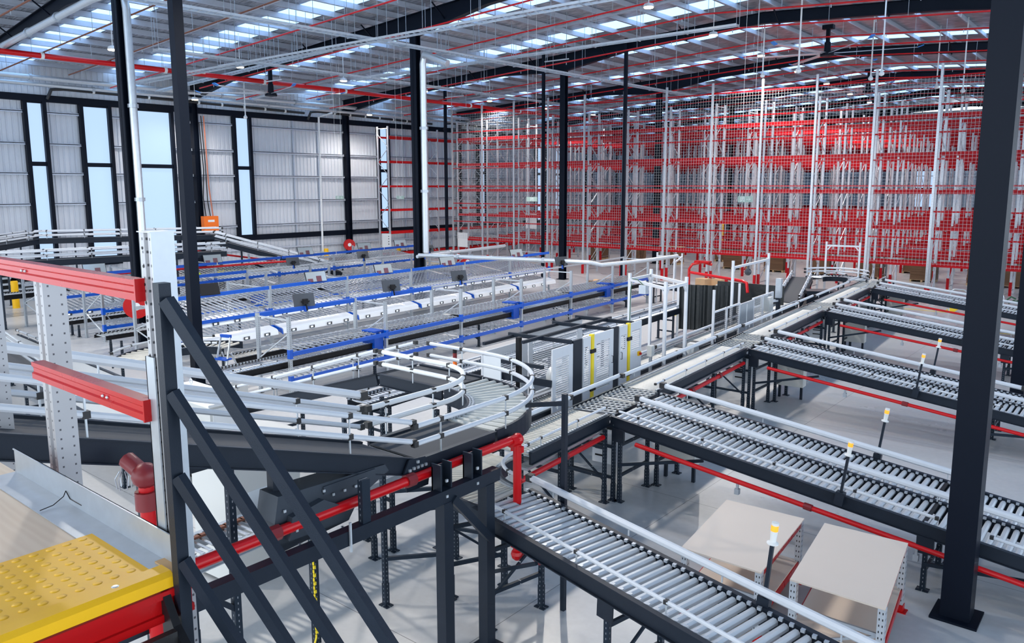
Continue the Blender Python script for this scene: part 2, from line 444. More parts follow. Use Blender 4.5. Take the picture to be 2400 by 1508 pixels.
# rafters (black, haunched over the columns)
rows = [(14.5, 11.0), (26.4, 24.1), (38.3, 37.4), (50.4, 50.3), (62.5, 63.2), (74.6, 76.0), (86.7, 88.5)]
def row_y(k, x):
    a, b = rows[k]; return a+(b-a)*(x-XW)/(-2-XW)
cx_mid = [-28.0, -26.6, -27.8, -28.4, -28.6, -28.8, -29]
cx_right = [-1.6, -2.6, 1, 1, 1, 1, 1]
for k in range(7):
    mb = MB(); P = []
    def zc(x): return roof_z(x)-.24-.30
    xs2 = [XW+.1, -43, -36, cx_mid[k]-4.5, cx_mid[k], cx_mid[k]+4.5, -15.7, -8, cx_right[k], 8, 18]
    for i, x in enumerate(xs2):
        h = .5
        if x in (cx_mid[k], XW+.1) or (x == cx_right[k]): h = .95
        top = zc(x)+.28; y = row_y(k, x)
        P.append((x, y, top, top-h))
    for (x0, y0, t0, b0), (x1, y1, t1, b1) in zip(P, P[1:]):
        mb.quadbox([(x0, y0-.03, b0), (x1, y1-.03, b1), (x1, y1+.03, b1), (x0, y0+.03, b0), (x0, y0-.03, t0), (x1, y1-.03, t1), (x1, y1+.03, t1), (x0, y0+.03, t0)])
        for z0, z1 in ((t0, t1), (b0, b1)):
            mb.quadbox([(x0, y0-.15, z0-.03), (x1, y1-.15, z1-.03), (x1, y1+.15, z1-.03), (x0, y0+.15, z0-.03), (x0, y0-.15, z0), (x1, y1-.15, z1), (x1, y1+.15, z1), (x0, y0+.15, z0)])
    raf = solo('roof_rafter', mb, 'navy', 'long black steel rafter under the roof, %s from the camera side' % ORD[k], 'rafter', 'black roof rafters')
    br = MB(); x = XW+4
    while x < 14:
        y = row_y(k, x); z = roof_z(x)
        for d in (-.7, .7): br.bar((x, y, z-.85), (x, y+d*1.1, z-.28), .05, .05)
        x += 4.86
    parts('fly_brace', br, 'navy', raf, world=True)
# columns
def column(x, y, h, w, label, m='navy', name='steel_column', H=True, grp=None):
    mb = MB()
    if H:
        mb.box(-w/2, w/2, -w/2, -w/2+.03, 0, h).box(-w/2, w/2, w/2-.03, w/2, 0, h).box(-.02, .02, -w/2, w/2, 0, h)
    else:
        mb.box(-w/2, w/2, -w/2, w/2, 0, h)
    t = thing(name, label, 'column', (x, y, 0), PHI if H else 0, grp)
    part('shaft', mb, m, t)
    part('base_plate', MB().box(-w*.8, w*.8, -w*.8, w*.8, 0, .03), m, t)
    return t
for k in range(7):
    y = row_y(k, XW)
    column(XW+.28, y, roof_z(XW)-.9, .36, 'black steel wall column of the left wall, %s from the camera' % ORD[k], grp='black columns along the left wall')
c_near = column(-1.62, 10.95, roof_z(-1.6)-.95, .34, 'big black steel column at right front, standing before the ends of the roller lanes', H=False)
column(-2.62, 24.1, roof_z(-2.6)-.95, .32, 'black steel column behind the big one at the right edge of the hall', H=False)
cl = column(-28.0, 13, roof_z(-28)-1.1, .3, 'black steel column at left with a grey downpipe clamped beside it')
cm = column(-26.6, 25.3, roof_z(-26.6)-1.1, .34, 'black steel column in the middle with a thick silver pipe beside it')
column(-27.8, 38.2, roof_z(-27.8)-1.1, .34, 'black steel column standing just in front of the mesh screen')
column(-28.4, 50.4, roof_z(-28.4)-1.1, .34, 'black steel column seen through the mesh between the racks')
column(-28.6, 62.8, roof_z(-28.6)-1.1, .34, 'black steel column far back among the rear racks')
for x, y, h, wd, lab in ((-20.52, 11, 14.0, .27, 'tall square black post at left, standing near the blue step ladder'),
                     (-40.36, 41.2, roof_z(-40.4)-.3, .17, 'slim black post at the left end of the mesh screen'),
                     (-28.45, 37.1, roof_z(-28.4)-.2, .15, 'slim black post left of the middle column before the mesh screen'),
                     (-23.2, 37.5, roof_z(-23.1)-.2, .16, 'slim black post in the middle of the mesh screen')):
    column(x, y, min(h, roof_z(x)-.1), wd, lab, H=False, name='black_post', grp=None)
# ------------------------------------------------------------------ pipes
def pipe(name, pts, r, m, label, cat='pipe', group=None, joints=0, parent=None, seg=10, jm='dark_red'):
    mb = MB().tube(pts, r, seg); 
    t = solo(name, mb, m, label, cat, group, smooth=True)
    if joints:
        j = MB(); L = 0
        for p, q in zip(pts, pts[1:]):
            p = Vector(p); q = Vector(q); d = (q-p).length; n = int(d/joints)
            for i in range(1, n+1):
                c = p+(q-p)*i/(n+1); a = (q-p).normalized()*.06
                j.tube([c-a, c+a], r*1.35, seg)
        if j.v: parts('coupling', j, jm, t, world=True)
    return t
def rz_(x): return roof_z(x)-1.0
ys = [4.8, 7.9, 11.2, 14.5, 17.3, 20.4, 24.2, 28.0, 31.4, 35.1, 38.9, 42.0, 45.6, 49.4, 53, 56.6, 60.2, 64, 67.8, 71.6]
for i, y in enumerate(ys):
    z = lambda x: roof_z(x)-1.35
    x0 = -45.5 if i % 2 else -43
    t = pipe('sprinkler_pipe', [(x0, y, z(x0)), (-15.7, y, z(-15.7)), (14, y, z(14))], .035, 'red_pipe' if i > 4 else 'rust', 'thin red sprinkler pipe below the roof, %s from the camera side' % (ORD[i] if i < 16 else ('seventeenth', 'eighteenth', 'nineteenth', 'twentieth')[i-16]), 'pipe', 'red sprinkler pipes under the roof', seg=6)
    h = MB(); x = x0+1.5
    while x < 8:
        h.cb((x, y, z(x)-.07), (.03, .03, .14)); h.cb((x+1.2, y, z(x+1.2)+.5), (.015, .015, 1.0)); x += 3.1
    parts('sprinkler_head', h, 'zinc', t, world=True)
pipe('sprinkler_main', [(-38.3, -2, 11.1), (-38.6, 80, 11.1)], .12, 'red_pipe', 'thick red fire main running along the left bay below the roof', joints=5.5, jm='white')
mb = MB()
for y in ys[:14]: mb.tube([(-38.4, y, 11.1), (-38.4, y, roof_z(-38.4)-1.35)], .045, 6)
solo('riser_nipple_row', mb, 'dark_red', 'short dark red risers between the fire main and the thin pipes', 'pipe', kind='stuff')
# silver ducts along the left wall
pipe('air_pipe', [(-46.5, 6, 11.15), (-46.5, 60, 11.15)], .13, 'zinc_bright', 'silver pipe running high along the left wall, nearest the roof', joints=6, jm='zinc')
pipe('air_pipe', [(-46.9, 9, 10.85), (-46.9, 70, 10.85)], .10, 'zinc_bright', 'second silver pipe high along the left wall, just below the first', joints=6, jm='zinc')
for a, b, lab in ((18.0, 34.5, 'nearer'), (34.9, 47, 'middle'), (48.5, 60, 'farther')):
    pipe('drain_pipe', [(XW+.35, a, 10.2), (XW+.45, a+.2, 10.72), (XW+.5, a+.8, 10.8), (XW+.5, b, 10.62)], .09, 'black_plastic', 'black roof drain pipe clipped above the windows, %s length' % lab, joints=1.6, jm='white_plastic')
pipe('down_pipe', [(-38.6, 13.0, 11.35), (-30.0, 13, 12.0), (-28.4, 13.1, 12.05), (-27.85, 13.15, 11.9), (-27.74, 13.15, 11.4), (-27.74, 13.15, 1.9)], .13, 'zinc_bright', 'grey downpipe beside the left black column, bent over towards the wall', joints=4.2, jm='zinc')
pipe('down_pipe', [(-24.6, 25.3, 10.75), (-25.9, 25.2, 11.25), (-26.15, 25.4, 11.2), (-26.25, 25.42, 10.9), (-26.27, 25.42, 2.5)], .15, 'zinc_bright', 'thick silver pipe going down beside the middle black column', joints=4.2, jm='zinc')
pipe('down_pipe', [(-45, 34.9, 10.5), (-46.5, 34.9, 10.3), (-46.6, 34.9, .95)], .07, 'white', 'thin white pipe dropping down the left wall behind the yellow bollard')
pipe('overhead_pipe', [(-26.2, 24.9, 2.42), (-22.5, 26.2, 2.4), (-18.7, 27.6, 2.35), (-18.5, 28.2, 2.2), (-17.8, 31, 2.25), (-17.55, 33.2, 2.3)], .09, 'zinc_bright', 'silver pipe running level over the blue racks from the middle column to the right', joints=3, jm='zinc')
pipe('overhead_pipe', [(-26.3, 24.9, 2.35), (-27.1, 30, 2.35), (-27.6, 32.6, 2.35)], .08, 'zinc_bright', 'silver pipe running back from the middle column to the far rack end', joints=3, jm='zinc')
# cable trays
def tray(pts, wd, label, drop=1.6):
    r = MB(); u = MB(); hg = MB()
    for p, q in zip(pts, pts[1:]):
        p = Vector(p); q = Vector(q); a = (q-p).normalized(); b = Vector((a.y, -a.x, 0)).normalized()*wd/2
        for sgn in (-1, 1): r.bar(p+b*sgn, q+b*sgn, .02, .09)
        n = int((q-p).length/.3)
        for i in range(n+1):
            c = p+(q-p)*i/n; u.bar(c-b, c+b, .04, .02)
        n = max(1, int((q-p).length/2.2))
        for i in range(n+1):
            c = p+(q-p)*i/n
            for sgn in (-1, 1): hg.bar(c+b*sgn*1.15, c+b*sgn*1.15+Vector((0, 0, roof_z(c.x)-c.z-.1)), .014, .014)
            hg.bar(c-b*1.3-Vector((0, 0, .06)), c+b*1.3-Vector((0, 0, .06)), .04, .03)
    t = thing('cable_tray', label, 'cable tray', pts[0])
    part('side_rail', r, 'zinc_bright', t, world=True); part('rung', u, 'zinc_bright', t, world=True)
    parts('hanger', hg, 'zinc', t, world=True)
tray([(-40.6, 19.7, 10.7), (-12, 24.3, 12.0)], .5, 'galvanised cable tray climbing from the left wall to the right over the blue racks')
tray([(-27.0, 11.0, 11.6), (-26.0, 24, 11.5), (-24.5, 48, 11.3)], .45, 'galvanised cable tray running away from the camera below the middle of the roof')
tray([(-33.5, 17, 11.2), (-33.5, 56, 11.2)], .4, 'narrow galvanised cable tray running away over the left bay')
tray([(-30, 23.2, 11.6), (-46, 23.4, 11.0)], .35, 'short galvanised cable tray crossing towards the left wall')
tray([(-36, 29.5, 11.4), (-14, 31.0, 11.9)], .3, 'light cable tray crossing the hall behind the ceiling fan')
tray([(-22, 14.0, 12.2), (-4, 17.5, 12.1)], .5, 'cable tray at the top edge over the middle of the hall')
# unistrut lengths hung on rods
k = 0
for (x, y, z, dx) in ((-33, 20, 10.9, 1.6), (-35, 23.6, 10.7, 1.5), (-31, 27, 11, 1.6), (-29.5, 29, 11.1, 1.5), (-32, 31.5, 10.9, 1.6), (-33.5, 35, 10.8, 1.5), (-36, 38, 10.5, 1.6), (-24, 27, 11.5, 1.6), (-23, 31, 11.4, 1.4), (-20, 36, 11.4, 1.5), (-30, 33, 11.2, 1.6), (-38, 29, 10.4, 1.6)):
    t = thing('hanging_strut', 'galvanised strut hung on two rods below the roof, %s from the camera' % ORD[k], 'hanger', (x, y, z), 0, 'galvanised struts hung from the roof'); k += 1
    part('channel', MB().cb((0, 0, 0), (dx, .05, .05)), 'zinc_bright', t)
    parts('rod', MB().box(-dx*.4-.01, -dx*.4+.01, -.01, .01, 0, roof_z(x)-z).box(dx*.4-.01, dx*.4+.01, -.01, .01, 0, roof_z(x)-z), 'zinc', t)
# lamps
lamp_data = bpy.data.lights.new('lamp_light', 'SPOT'); lamp_data.spot_size = R(155); lamp_data.spot_blend = .6; lamp_data.energy = LAMP_W; lamp_data.shadow_soft_size = .35; lamp_data.color = (1, .93, .85)
lamp_right = lamp_data.copy(); lamp_right.energy = LAMP_W*2.1; lamp_right.shadow_soft_size = .25
def lamp(x, y, z, label, grp):
    t = thing('high_bay_lamp', label, 'lamp', (x, y, z), 0, grp)
    part('housing', MB().lathe([(.05, .16), (.17, .12), (.2, .02), (.2, 0)], seg=14), 'white_metal', t)
    part('lens', MB().lathe([(.17, -.035), (.18, -.002)], seg=14), 'lamp_glow', t)
    part('cord', MB().box(-.012, .012, -.012, .012, .15, roof_z(x)-z-.02), 'white', t)
    link('lamp_light', lamp_right if x > -25 else lamp_data, t, (0, 0, -.3))
for i in range(7): lamp(-16.0-.5*i, 27.4+6.6*i, 12.25-.03*i, 'round warm high-bay lamp in the right row, %s from the camera' % ORD[i], 'warm lamps of the right row')
for i, (x, y) in enumerate(((-35.0, 15.9), (-35.3, 22.0), (-35.4, 28.3), (-35.5, 34.5), (-36.0, 41), (-36.2, 47.5), (-36.4, 54))): lamp(x, y, 11.2, 'round warm high-bay lamp in the left row, %s from the camera' % ORD[i], 'warm lamps of the left row')
lamp(-45.2, 25.1, 10.6, 'warm lamp close to the left wall beside the orange box column', None)
lamp(-45.0, 38.2, 10.6, 'warm lamp close to the left wall behind the middle column', None)
for i in range(4): lamp(-15.5, 1.0+6.6*i, 12.25, 'round warm high-bay lamp added out of view, %s extending the right row towards the camera' % ORD[i], 'added unseen lamps extending the right row')  # added above the view to brighten the hall, keeping the row's spacing
for i in range(3): lamp(-35.0, -3.5+6.4*i, 11.2, 'round warm high-bay lamp added out of view, %s extending the left row towards the camera' % ORD[i], 'added unseen lamps extending the left row')  # unseen lamps beyond the left edge, added for more light on the hall
# pendant sensors
k = 0
for x, y, z in ((-16.0, 38.5, 10.9), (-12.2, 33.0, 10.2), (-11.5, 40.5, 10.6), (-9.8, 36.0, 10.2), (-9.8, 46, 10.6), (-8.2, 44, 10.1), (-43, 27, 9.6)):
    t = thing('pendant_detector', 'small white detector dome on a thin white rod below the roof, %s from the camera' % ORD[k], 'sensor', (x, y, z), 0, 'white detector domes on rods'); k += 1
    part('dome', MB().lathe([(.02, -.12), (.1, -.08), (.12, 0), (.05, .1), (.02, .2)], seg=10), 'white', t)
    parts('rod', MB().box(-.025, .025, -.025, .025, .15, roof_z(x)-z), 'white', t)
# big ceiling fans
def fan(x, y, z, r, label, a0, n=6):
    t = thing('ceiling_fan', label, 'fan', (x, y, z))
    part('motor', MB().lathe([(.1, -.15), (.32, -.12), (.32, .02), (.16, .06), (.14, .5), (.1, .55)], seg=16), 'navy', t)
    part('down_rod', MB().box(-.08, .08, -.08, .08, .5, roof_z(x)-z-.8), 'navy', t)
    part('mount', MB().box(-.25, .25, -.15, .15, roof_z(x)-z-.95, roof_z(x)-z-.75), 'navy', t)
    for i in range(n):
        a = a0+i*2*math.pi/n
        b = part('blade', MB().quadbox([(.25, -.09, -.03), (r-.25, -.09, .0), (r-.25, .09, .03), (.25, .09, .02), (.25, -.09, -.01), (r-.25, -.09, .02), (r-.25, .09, .05), (.25, .09, .04)]), 'fan_blade', t, rot=(0, 0, a))
        part('blade_tip', MB().quadbox([(r-.25, -.09, -.01), (r, -.09, .08), (r, .09, .10), (r-.25, .09, .02), (r-.25, -.09, .03), (r, -.09, .12), (r, .09, .14), (r-.25, .09, .06)]), 'fan_tip', b)
fan(-13.2, 39.3, 11.75, 4.1, 'large six-bladed ceiling fan with blue blade tips hanging over the right of the hall', .25)
fan(-37.6, 25.2, 10.4, 3.9, 'large ceiling fan hanging near the left wall beneath the fire main', .75)
fan(-16.1, 56.3, 11.8, 4.1, 'large ceiling fan behind the mesh screen above the racks', .1)
# exit signs
def exit_sign(x, y, z, wd, arrow, label):
    t = thing('exit_sign', label, 'sign', (x, y, z), R(39), None)
    h = wd*.42
    part('board', MB().box(-wd/2, wd/2, -.015, .015, -h/2, h/2), 'sign_green', t)
    g = MB().box(-wd*.48, -wd*.46, -.02, -.016, -h*.42, h*.42)
    px = -wd*.2 if arrow else 0; u = h*.4
    g = MB()
    g.box(px-u*.75, px-u*.6, -.022, -.016, -u, u).box(px+u*.6, px+u*.75, -.022, -.016, -u, u).box(px-u*.75, px+u*.75, -.022, -.016, u*.9, u)
    g.cb((px+u*.1, -.019, u*.62), (u*.3, .008, u*.3))
    g.bar((px, -.019, u*.4), (px-u*.1, -.019, -u*.15), .008, u*.3, up=(0, 1, 0)); g.bar((px-u*.1, -.019, -u*.1), (px+u*.3, -.019, -u*.5), .008, u*.18, up=(0, 1, 0))
    g.bar((px+u*.3, -.019, -u*.45), (px+u*.25, -.019, -u*.85), .008, u*.18, up=(0, 1, 0)); g.bar((px-u*.1, -.019, -u*.15), (px-u*.45, -.019, -u*.7), .008, u*.18, up=(0, 1, 0))
    g.bar((px, -.019, u*.35), (px+u*.45, -.019, u*.1), .008, u*.14, up=(0, 1, 0)); g.bar((px, -.019, u*.35), (px-u*.4, -.019, u*.2), .008, u*.14, up=(0, 1, 0))
    if arrow:
        ax = wd*.2
        g.bar((ax-u*.9, -.019, 0), (ax+u*.5, -.019, 0), .008, u*.25, up=(0, 1, 0))
        g.bar((ax+u*.7, -.019, 0), (ax, -.019, u*.65), .008, u*.25, up=(0, 1, 0)); g.bar((ax+u*.7, -.019, 0), (ax, -.019, -u*.65), .008, u*.25, up=(0, 1, 0))
    part('pictogram', g, 'white', t)
    parts('wire', MB().box(-wd*.4, -wd*.4+.008, -.004, .004, h/2, roof_z(x)-z).box(wd*.4-.008, wd*.4, -.004, .004, h/2, roof_z(x)-z), 'white', t)
exit_sign(-11.16, 25.86, 5.08, .5, True, 'hanging exit sign with running figure and right arrow before the right part of the mesh')
exit_sign(-20.84, 26.4, 4.98, .45, False, 'hanging exit sign with running figure left of the middle slim posts')
exit_sign(-31.4, 28.6, 4.94, .4, False, 'hanging exit sign half hidden by the middle column with the silver pipe')
exit_sign(-33.9, 26.6, 4.94, .42, True, 'small hanging exit sign with an arrow beside the black wall column')
# things on the left wall
t = thing('control_box', 'orange metal control box fixed to the black wall column by the blue racks', 'control box', (XW+.6, 26.8, 2.6))
part('body', MB().box(0, .35, -.5, .5, 0, 1.05), 'orange', t)
part('label_plate', MB().box(.35, .36, -.22, .22, .68, .82).box(.35, .36, -.3, .3, .3, .38), 'white', t)
parts('cable', MB().tube([(.1, -.2, 1.05), (.0, -.25, 2.2), (.05, -.15, 4), (0, -.25, 6.9)], .03, 6).tube([(.1, .1, 1.05), (.05, .0, 2.0), (.1, -.05, 4.5), (0, -.1, 7.3)], .03, 6), 'black', t)
part('conduit', MB().tube([(.15, .25, 1.05), (.1, .1, 3), (.05, .05, 7.3)], .04, 6), 'copper', t)

# ------------------------------------------------------------------ pallet racking
LV = (1.75, 3.5, 5.25, 7.05, 8.85)
def frame_mesh(depth, h, axis='y', w=.1):
    """two posts along `axis` with zig-zag bracing, its front post at the origin"""
    mb = MB()
    def P(a, z): return (0, a, z) if axis == 'y' else (a, 0, z)
    for a in (0, depth):
        c = P(a, 0); mb.box(c[0]-w/2, c[0]+w/2, c[1]-w/2, c[1]+w/2, .01, h)
    z = .3; s = 0
    while z+1.0 < h:
        a0, a1 = (0, depth) if s == 0 else (depth, 0)
        mb.bar(P(a0, z), P(a1, z+.95), .04, .03, up=(1, 0, 0) if axis == 'y' else (0, 1, 0)); z += 1.0; s = 1-s
    mb.bar(P(0, .25), P(depth, .25), .04, .04); mb.bar(P(0, h-.15), P(depth, h-.15), .04, .04)
    return mb.mesh('upright_frame', 'post')
fr_m = frame_mesh(1.1, 10.1); fr_s = frame_mesh(1.1, 10.6)
guard_m = MB().box(-.062, .062, -.075, .05, 0, .7).mesh('post_guard', 'red_rack')
foot_m = MB().box(-.1, .1, -.1, .1, 0, .012).mesh('foot_plate', 'red_rack')
beam_m = MB().box(0, 2.76, -.025, .025, -.09, .09).box(-.02, .02, -.035, .035, -.12, .1).box(2.74, 2.78, -.035, .035, -.12, .1).mesh('beam', 'red_rack')
def rack_row(Y, x0, n, label, grp, back=False, tall=False, guards=True, lv=LV, full=True):
    t = thing('pallet_rack', label, 'pallet rack', (x0, Y, 0), 0, grp)
    for i in range(n+1):
        f = link('upright_frame', fr_s if tall else fr_m, t, (i*2.86, 0, 0))
        if guards: link('post_guard', guard_m, f, (0, -.02, 0))
    k = 0; rest = MB()
    for dy in ((0, 1.1) if full else (0,)):
        for j, z in enumerate(lv):
            for i in range(n):
                if k < 99: link('beam', beam_m, t, (i*2.86+.05, dy, z))
                else:
                    x = i*2.86+.05; rest.box(x, x+2.76, dy-.025, dy+.025, z-.07, z+.07)
                k += 1
    if rest.v:
        o = part('beam', rest, 'red_rack', t); o['kind'] = 'stuff'
    return t
XR = [-40.12+2.86*i for i in range(16)]
rows_y = [42.15, 46.6, 50.2, 54.8, 58.4, 63, 66.6, 71.2, 74.8, 79.4, 83]
g = 'rows of red and grey pallet racking'
for i, Y in enumerate(rows_y):
    n = 14; x0 = XR[0] if i < 2 else (XR[0]-1.43 if i < 5 else XR[0]-2.86*2)
    rack_row(Y, x0, n, 'red and grey pallet rack behind the mesh screen, %s row from the front' % ORD[i], g)
# tall grey mesh screen on the front of the racking
t = thing('mesh_screen', 'tall white wire mesh screen on perforated posts and red rails along the whole racking front', 'mesh screen', (XR[0], 41.62, 0))
pm = MB().box(-.055, .055, -.045, .045, .01, 11.15).mesh('screen_post', 'post')
rail = MB().box(.06, 2.80, -.02, .02, -.035, .035).mesh('screen_rail', 'red_rack')
wm = MB(); 
x = .08
while x < 2.8: wm.box(x-.0042, x+.0042, -.004, .004, 1.8, 10.55); x += .16
z = 1.85
while z < 10.55: wm.box(.05, 2.81, -.004, .004, z-.0042, z+.0042); z += .16
wm = wm.mesh('mesh_panel', 'mesh_wire')
for i in range(15):
    p = link('screen_post', pm, t, (i*2.86, 0, 0))
    link('post_guard', guard_m, p, (0, -.02, 0))
    if i < 14: link('mesh_panel', wm, t, (i*2.86, -.03, 0))
k = 0
for z in (10.57, 9.3, 8.03, 6.8, 5.54, 4.33, 3.05):
    for i in range(14): link('screen_rail', rail, t, (i*2.86, 0, z))
# racking along the left wall
beam_y = MB().box(-.025, .025, 0, 4.86, -.07, .07).box(-.035, .035, -.02, .02, -.12, .1).box(-.035, .035, 4.84, 4.88, -.12, .1).mesh('beam', 'red')
frx = frame_mesh(-1.1, 9.8, 'x')
t = thing('pallet_rack', 'single grey rack with red beams standing along the left wall beside the mesh screen', 'pallet rack', (-43.9, 38.9, 0))
for i in range(5):
    link('upright_frame', frx, t, (0, i*5.0, 0))
    if i < 4:
        for z in (2.15, 3.8, 5.53, 7.3, 9.05):
            for dx in (0, -1.1): link('beam', beam_y, t, (dx, i*5+.06, z))
        for dx in (0, -1.1): link('beam', beam_y, t, (dx, i*5+.06, .55))
part('notice_board', MB().box(-.75, .2, -.12, -.09, 1.0, 2.1), 'white', t)
part('notice_text', MB().box(-.05, .02, -.13, -.125, 1.3, 1.4).box(-.05, .02, -.13, -.125, 1.5, 1.58).box(-.05, .02, -.13, -.125, 1.7, 1.78).box(-.05, .02, -.13, -.125, 1.88, 1.95), 'black', t)
for x, Y, z0, z1, lab in ((-40.15, 42.1, 1.15, 2.2, 'white sheet sign at the left foot of the mesh screen racking'), (-37.3, 46.56, 2.4, 3.5, 'white sheet sign hanging in the second rack row')):
    solo('notice_board', MB().box(x, x+1.0, Y-.03, Y, z0, z1), 'white', lab, 'sign')
# floor-level loads of flat cardboard on pallets
def pallet_load(x, Y, h, k, w=1.15):
    p = thing('wooden_pallet', 'pale wooden pallet under flat cardboard, %s from the left under the racks' % ORD[k], 'pallet', (x, Y, 0), 0, 'wooden pallets under the racks')
    d = MB()
    for i in range(6): d.box(-w/2, w/2, -w/2+i*w/5.5, -w/2+i*w/5.5+.11, .115, .135)
    part('deck', d, 'pallet', p)
    b = MB()
    for sx in (-w/2, -.05, w/2-.1): b.box(sx, sx+.1, -w/2, w/2, 0, .115)
    part('bearer', b, 'pallet', p)
    c = thing('cardboard_stack', 'brown stack of flat cardboard boxes on a pallet, %s from the left under the racks' % ORD[k], 'cardboard stack', (x, Y, .136), 0, 'cardboard stacks under the racks')
    m = MB(); z = 0; rr = random.Random(k)
    while z < h:
        e = rr.uniform(-.03, .0); hh = rr.uniform(.12, .2); m.box(-w/2-e, w/2+e, -w/2-e, w/2+e, z, min(h, z+hh)-.012); m.box(-w/2+.03, w/2-.03, -w/2+.03, w/2-.03, z, min(h, z+hh)); z += hh
    part('carton_layers', m, 'cardboard', c)
    if k % 2 == 0: part('top_sheet', MB().prism([(-w/2-.06, h-.06), (-w/2, h+.03), (w/2, h+.03), (w/2+.06, h-.06), (w/2, h+.01), (-w/2, h+.01)], 'y', -w/2-.04, w/2+.04), 'carton', c)
k = 0
for x, Y, h in ((-33.6, 50.8, 1.0), (-30.4, 50.8, 1.1), (-27.3, 50.8, 1.15), (-25.2, 55.4, 1.1), (-22.4, 50.8, 1.25), (-19.55, 50.8, 1.25), (-18.2, 55.4, 1.2), (-16.6, 50.8, 1.2), (-13.7, 50.8, 1.25), (-12.2, 55.4, 1.2), (-10.7, 50.8, 1.3), (-7.75, 50.8, 1.35), (-6.1, 50.8, 1.3), (-4.0, 50.8, 1.2)):
    pallet_load(x, Y, h, k, 1.3); k += 1
# bollards
def bollard(x, y, h, r, label, m='yellow'):
    solo('bollard', MB().lathe([(r, 0), (r, h-.03), (r*.8, h)], (x, y, 0), 16), m, label, 'bollard', 'yellow bollards', smooth=True)
bollard(-40.5, 13.2, 1.25, .15, 'yellow bollard at far left beside the raised conveyor legs')
bollard(-8.9, 37.1, 1.1, .17, 'yellow bollard under the farthest roller lane')
bollard(-46.2, 34.9, 1.15, .16, 'yellow bollard below the thin white pipe on the left wall')
bollard(-46.6, 38.9, 1.1, .16, 'yellow bollard in front of the black wall column, left of a pair')
bollard(-46.8, 42.3, 1.2, .18, 'yellow bollard in front of the black wall column, right of a pair')
bollard(-26.6, 57.4, 3.1, .16, 'tall yellow post guard deep between the racks')
# floor markings (painted on the slab)
solo('floor_marking', MB().box(-9.5, -2.0, 38.6, 38.72, .001, .004).box(-7.3, -6.9, 38.9, 40.4, .001, .004).box(-9.5, -1.5, 34.3, 34.42, .001, .004), 'yellow_strip', 'yellow painted lines on the floor behind the farthest lanes', 'floor marking', kind='stuff')
solo('floor_marking', MB().box(-46, -36, 40.4, 40.5, .001, .004).box(-17, -12, 30.3, 30.4, .001, .004), 'yellow_strip', 'thin yellow painted lines on the floor before the mesh screen', 'floor marking', kind='stuff')

# ------------------------------------------------------------------ conveyors
def leg_mesh(h, w=.055):
    return MB().box(-w/2, w/2, -w/2, w/2, .012, h).box(-w*.58, w*.58, -w*.58, w*.58, .012, .32).box(-.08, .08, -.06, .06, 0, .014)
def legs(t, A, B, zt, braces=(.45, .8), diag=False, name='leg', wd=.06):
    """a pair of punched posts at world xy A and B under height zt, tied by cross bars; parts of thing t"""
    for P in (A, B):
        m = leg_mesh(zt, wd); T = t.rotation_euler.to_matrix().inverted()
        v = T @ (Vector((P[0], P[1], 0))-Vector(t.location))
        part(name, m, 'post_dark', t, loc=v)
    mb = MB()
    for f in braces: mb.bar((A[0], A[1], zt*f), (B[0], B[1], zt*f), .04, .05)
    if diag: mb.bar((A[0], A[1], zt*.3), (B[0], B[1], zt*.75), .03, .03)
    parts('cross_brace', mb, 'angle_dark', t, world=True)
roller_cache = {}
def roller_mesh(L, r, m):
    k = (round(L, 3), r, m)
    if k not in roller_cache:
        seg = 8
        roller_cache[k] = MB().tube([(0, -L/2, 0), (0, -L/2+.008, 0), (0, L/2-.008, 0), (0, L/2, 0)], [r*.8, r, r, r*.8], seg).mesh('roller', m, smooth=True)
    return roller_cache[k]
def conveyor(name, label, P0, P1, w, pitch=.115, r=.04, rm='roller', fh=.2, fm='slate', cat='conveyor', group=None, bed='roller', side_off=0, near=True, far=True, grp=None):
    """straight conveyor; P0,P1 = centre line at roller top (world)"""
    P0 = Vector(P0); P1 = Vector(P1); a = (P1-P0); L = a.length; a.normalize()
    b = Vector((a.y, -a.x, 0)).normalized(); up = b.cross(a).normalized()
    if up.z < 0: up = -up
    t = thing(name, label, cat, (P0.x, P0.y, 0), 0, group)
    for sgn, on in ((-1, near), (1, far)):
        if not on: continue
        o = b*sgn*(w/2+.02)
        mb = MB().bar(P0+o-up*(fh/2-.02), P1+o-up*(fh/2-.02), .035, fh, up=up)
        mb.bar(P0+o+b*sgn*.02+up*.015, P1+o+b*sgn*.02+up*.015, .06, .012, up=up); mb.bar(P0+o+b*sgn*.02-up*(fh-.03), P1+o+b*sgn*.02-up*(fh-.03), .06, .012, up=up)
        part('side_frame', mb, fm, t, world=True)
    if bed == 'roller':
        me = roller_mesh(w-.03, r, rm); n = int(L/pitch); head = math.atan2(-a.x, a.y)
        # mesh runs along local y -> turn it across the conveyor
        rot = math.atan2(b.y, b.x)-math.pi/2
        ax = MB()
        for i in range(n):
            c = P0+a*(i+.5)*pitch-up*r
            if i < 98: link('roller', me, t, c-Vector(t.location), (0, 0, rot))
            else: ax.tube([c-b*(w/2-.015), c+b*(w/2-.015)], r, 6)
        if ax.v: part('roller', ax, rm, t, world=True)['kind'] = 'stuff'
        # zinc wheel brackets along both frames
        k = MB(); s = 0; 
        while s < L:
            for sgn in (-1, 1):
                c = P0+a*s+b*sgn*(w/2-.015)+up*.012; k.cb(c, (.04, .04, .03))
            s += pitch*1.0
        part('wheel_clip', k, 'zinc', t, world=True)['kind'] = 'stuff'
    else:
        mb = MB().bar(P0-up*.02, P1-up*.02, w-.01, .03, up=up); part('belt', mb, bed, t, world=True)
        mb = MB().bar(P0-up*.05, P1-up*.05, w, .05, up=up); part('slider_bed', mb, 'zinc', t, world=True)
    t['P'] = [*P0, *P1, w]
    return t
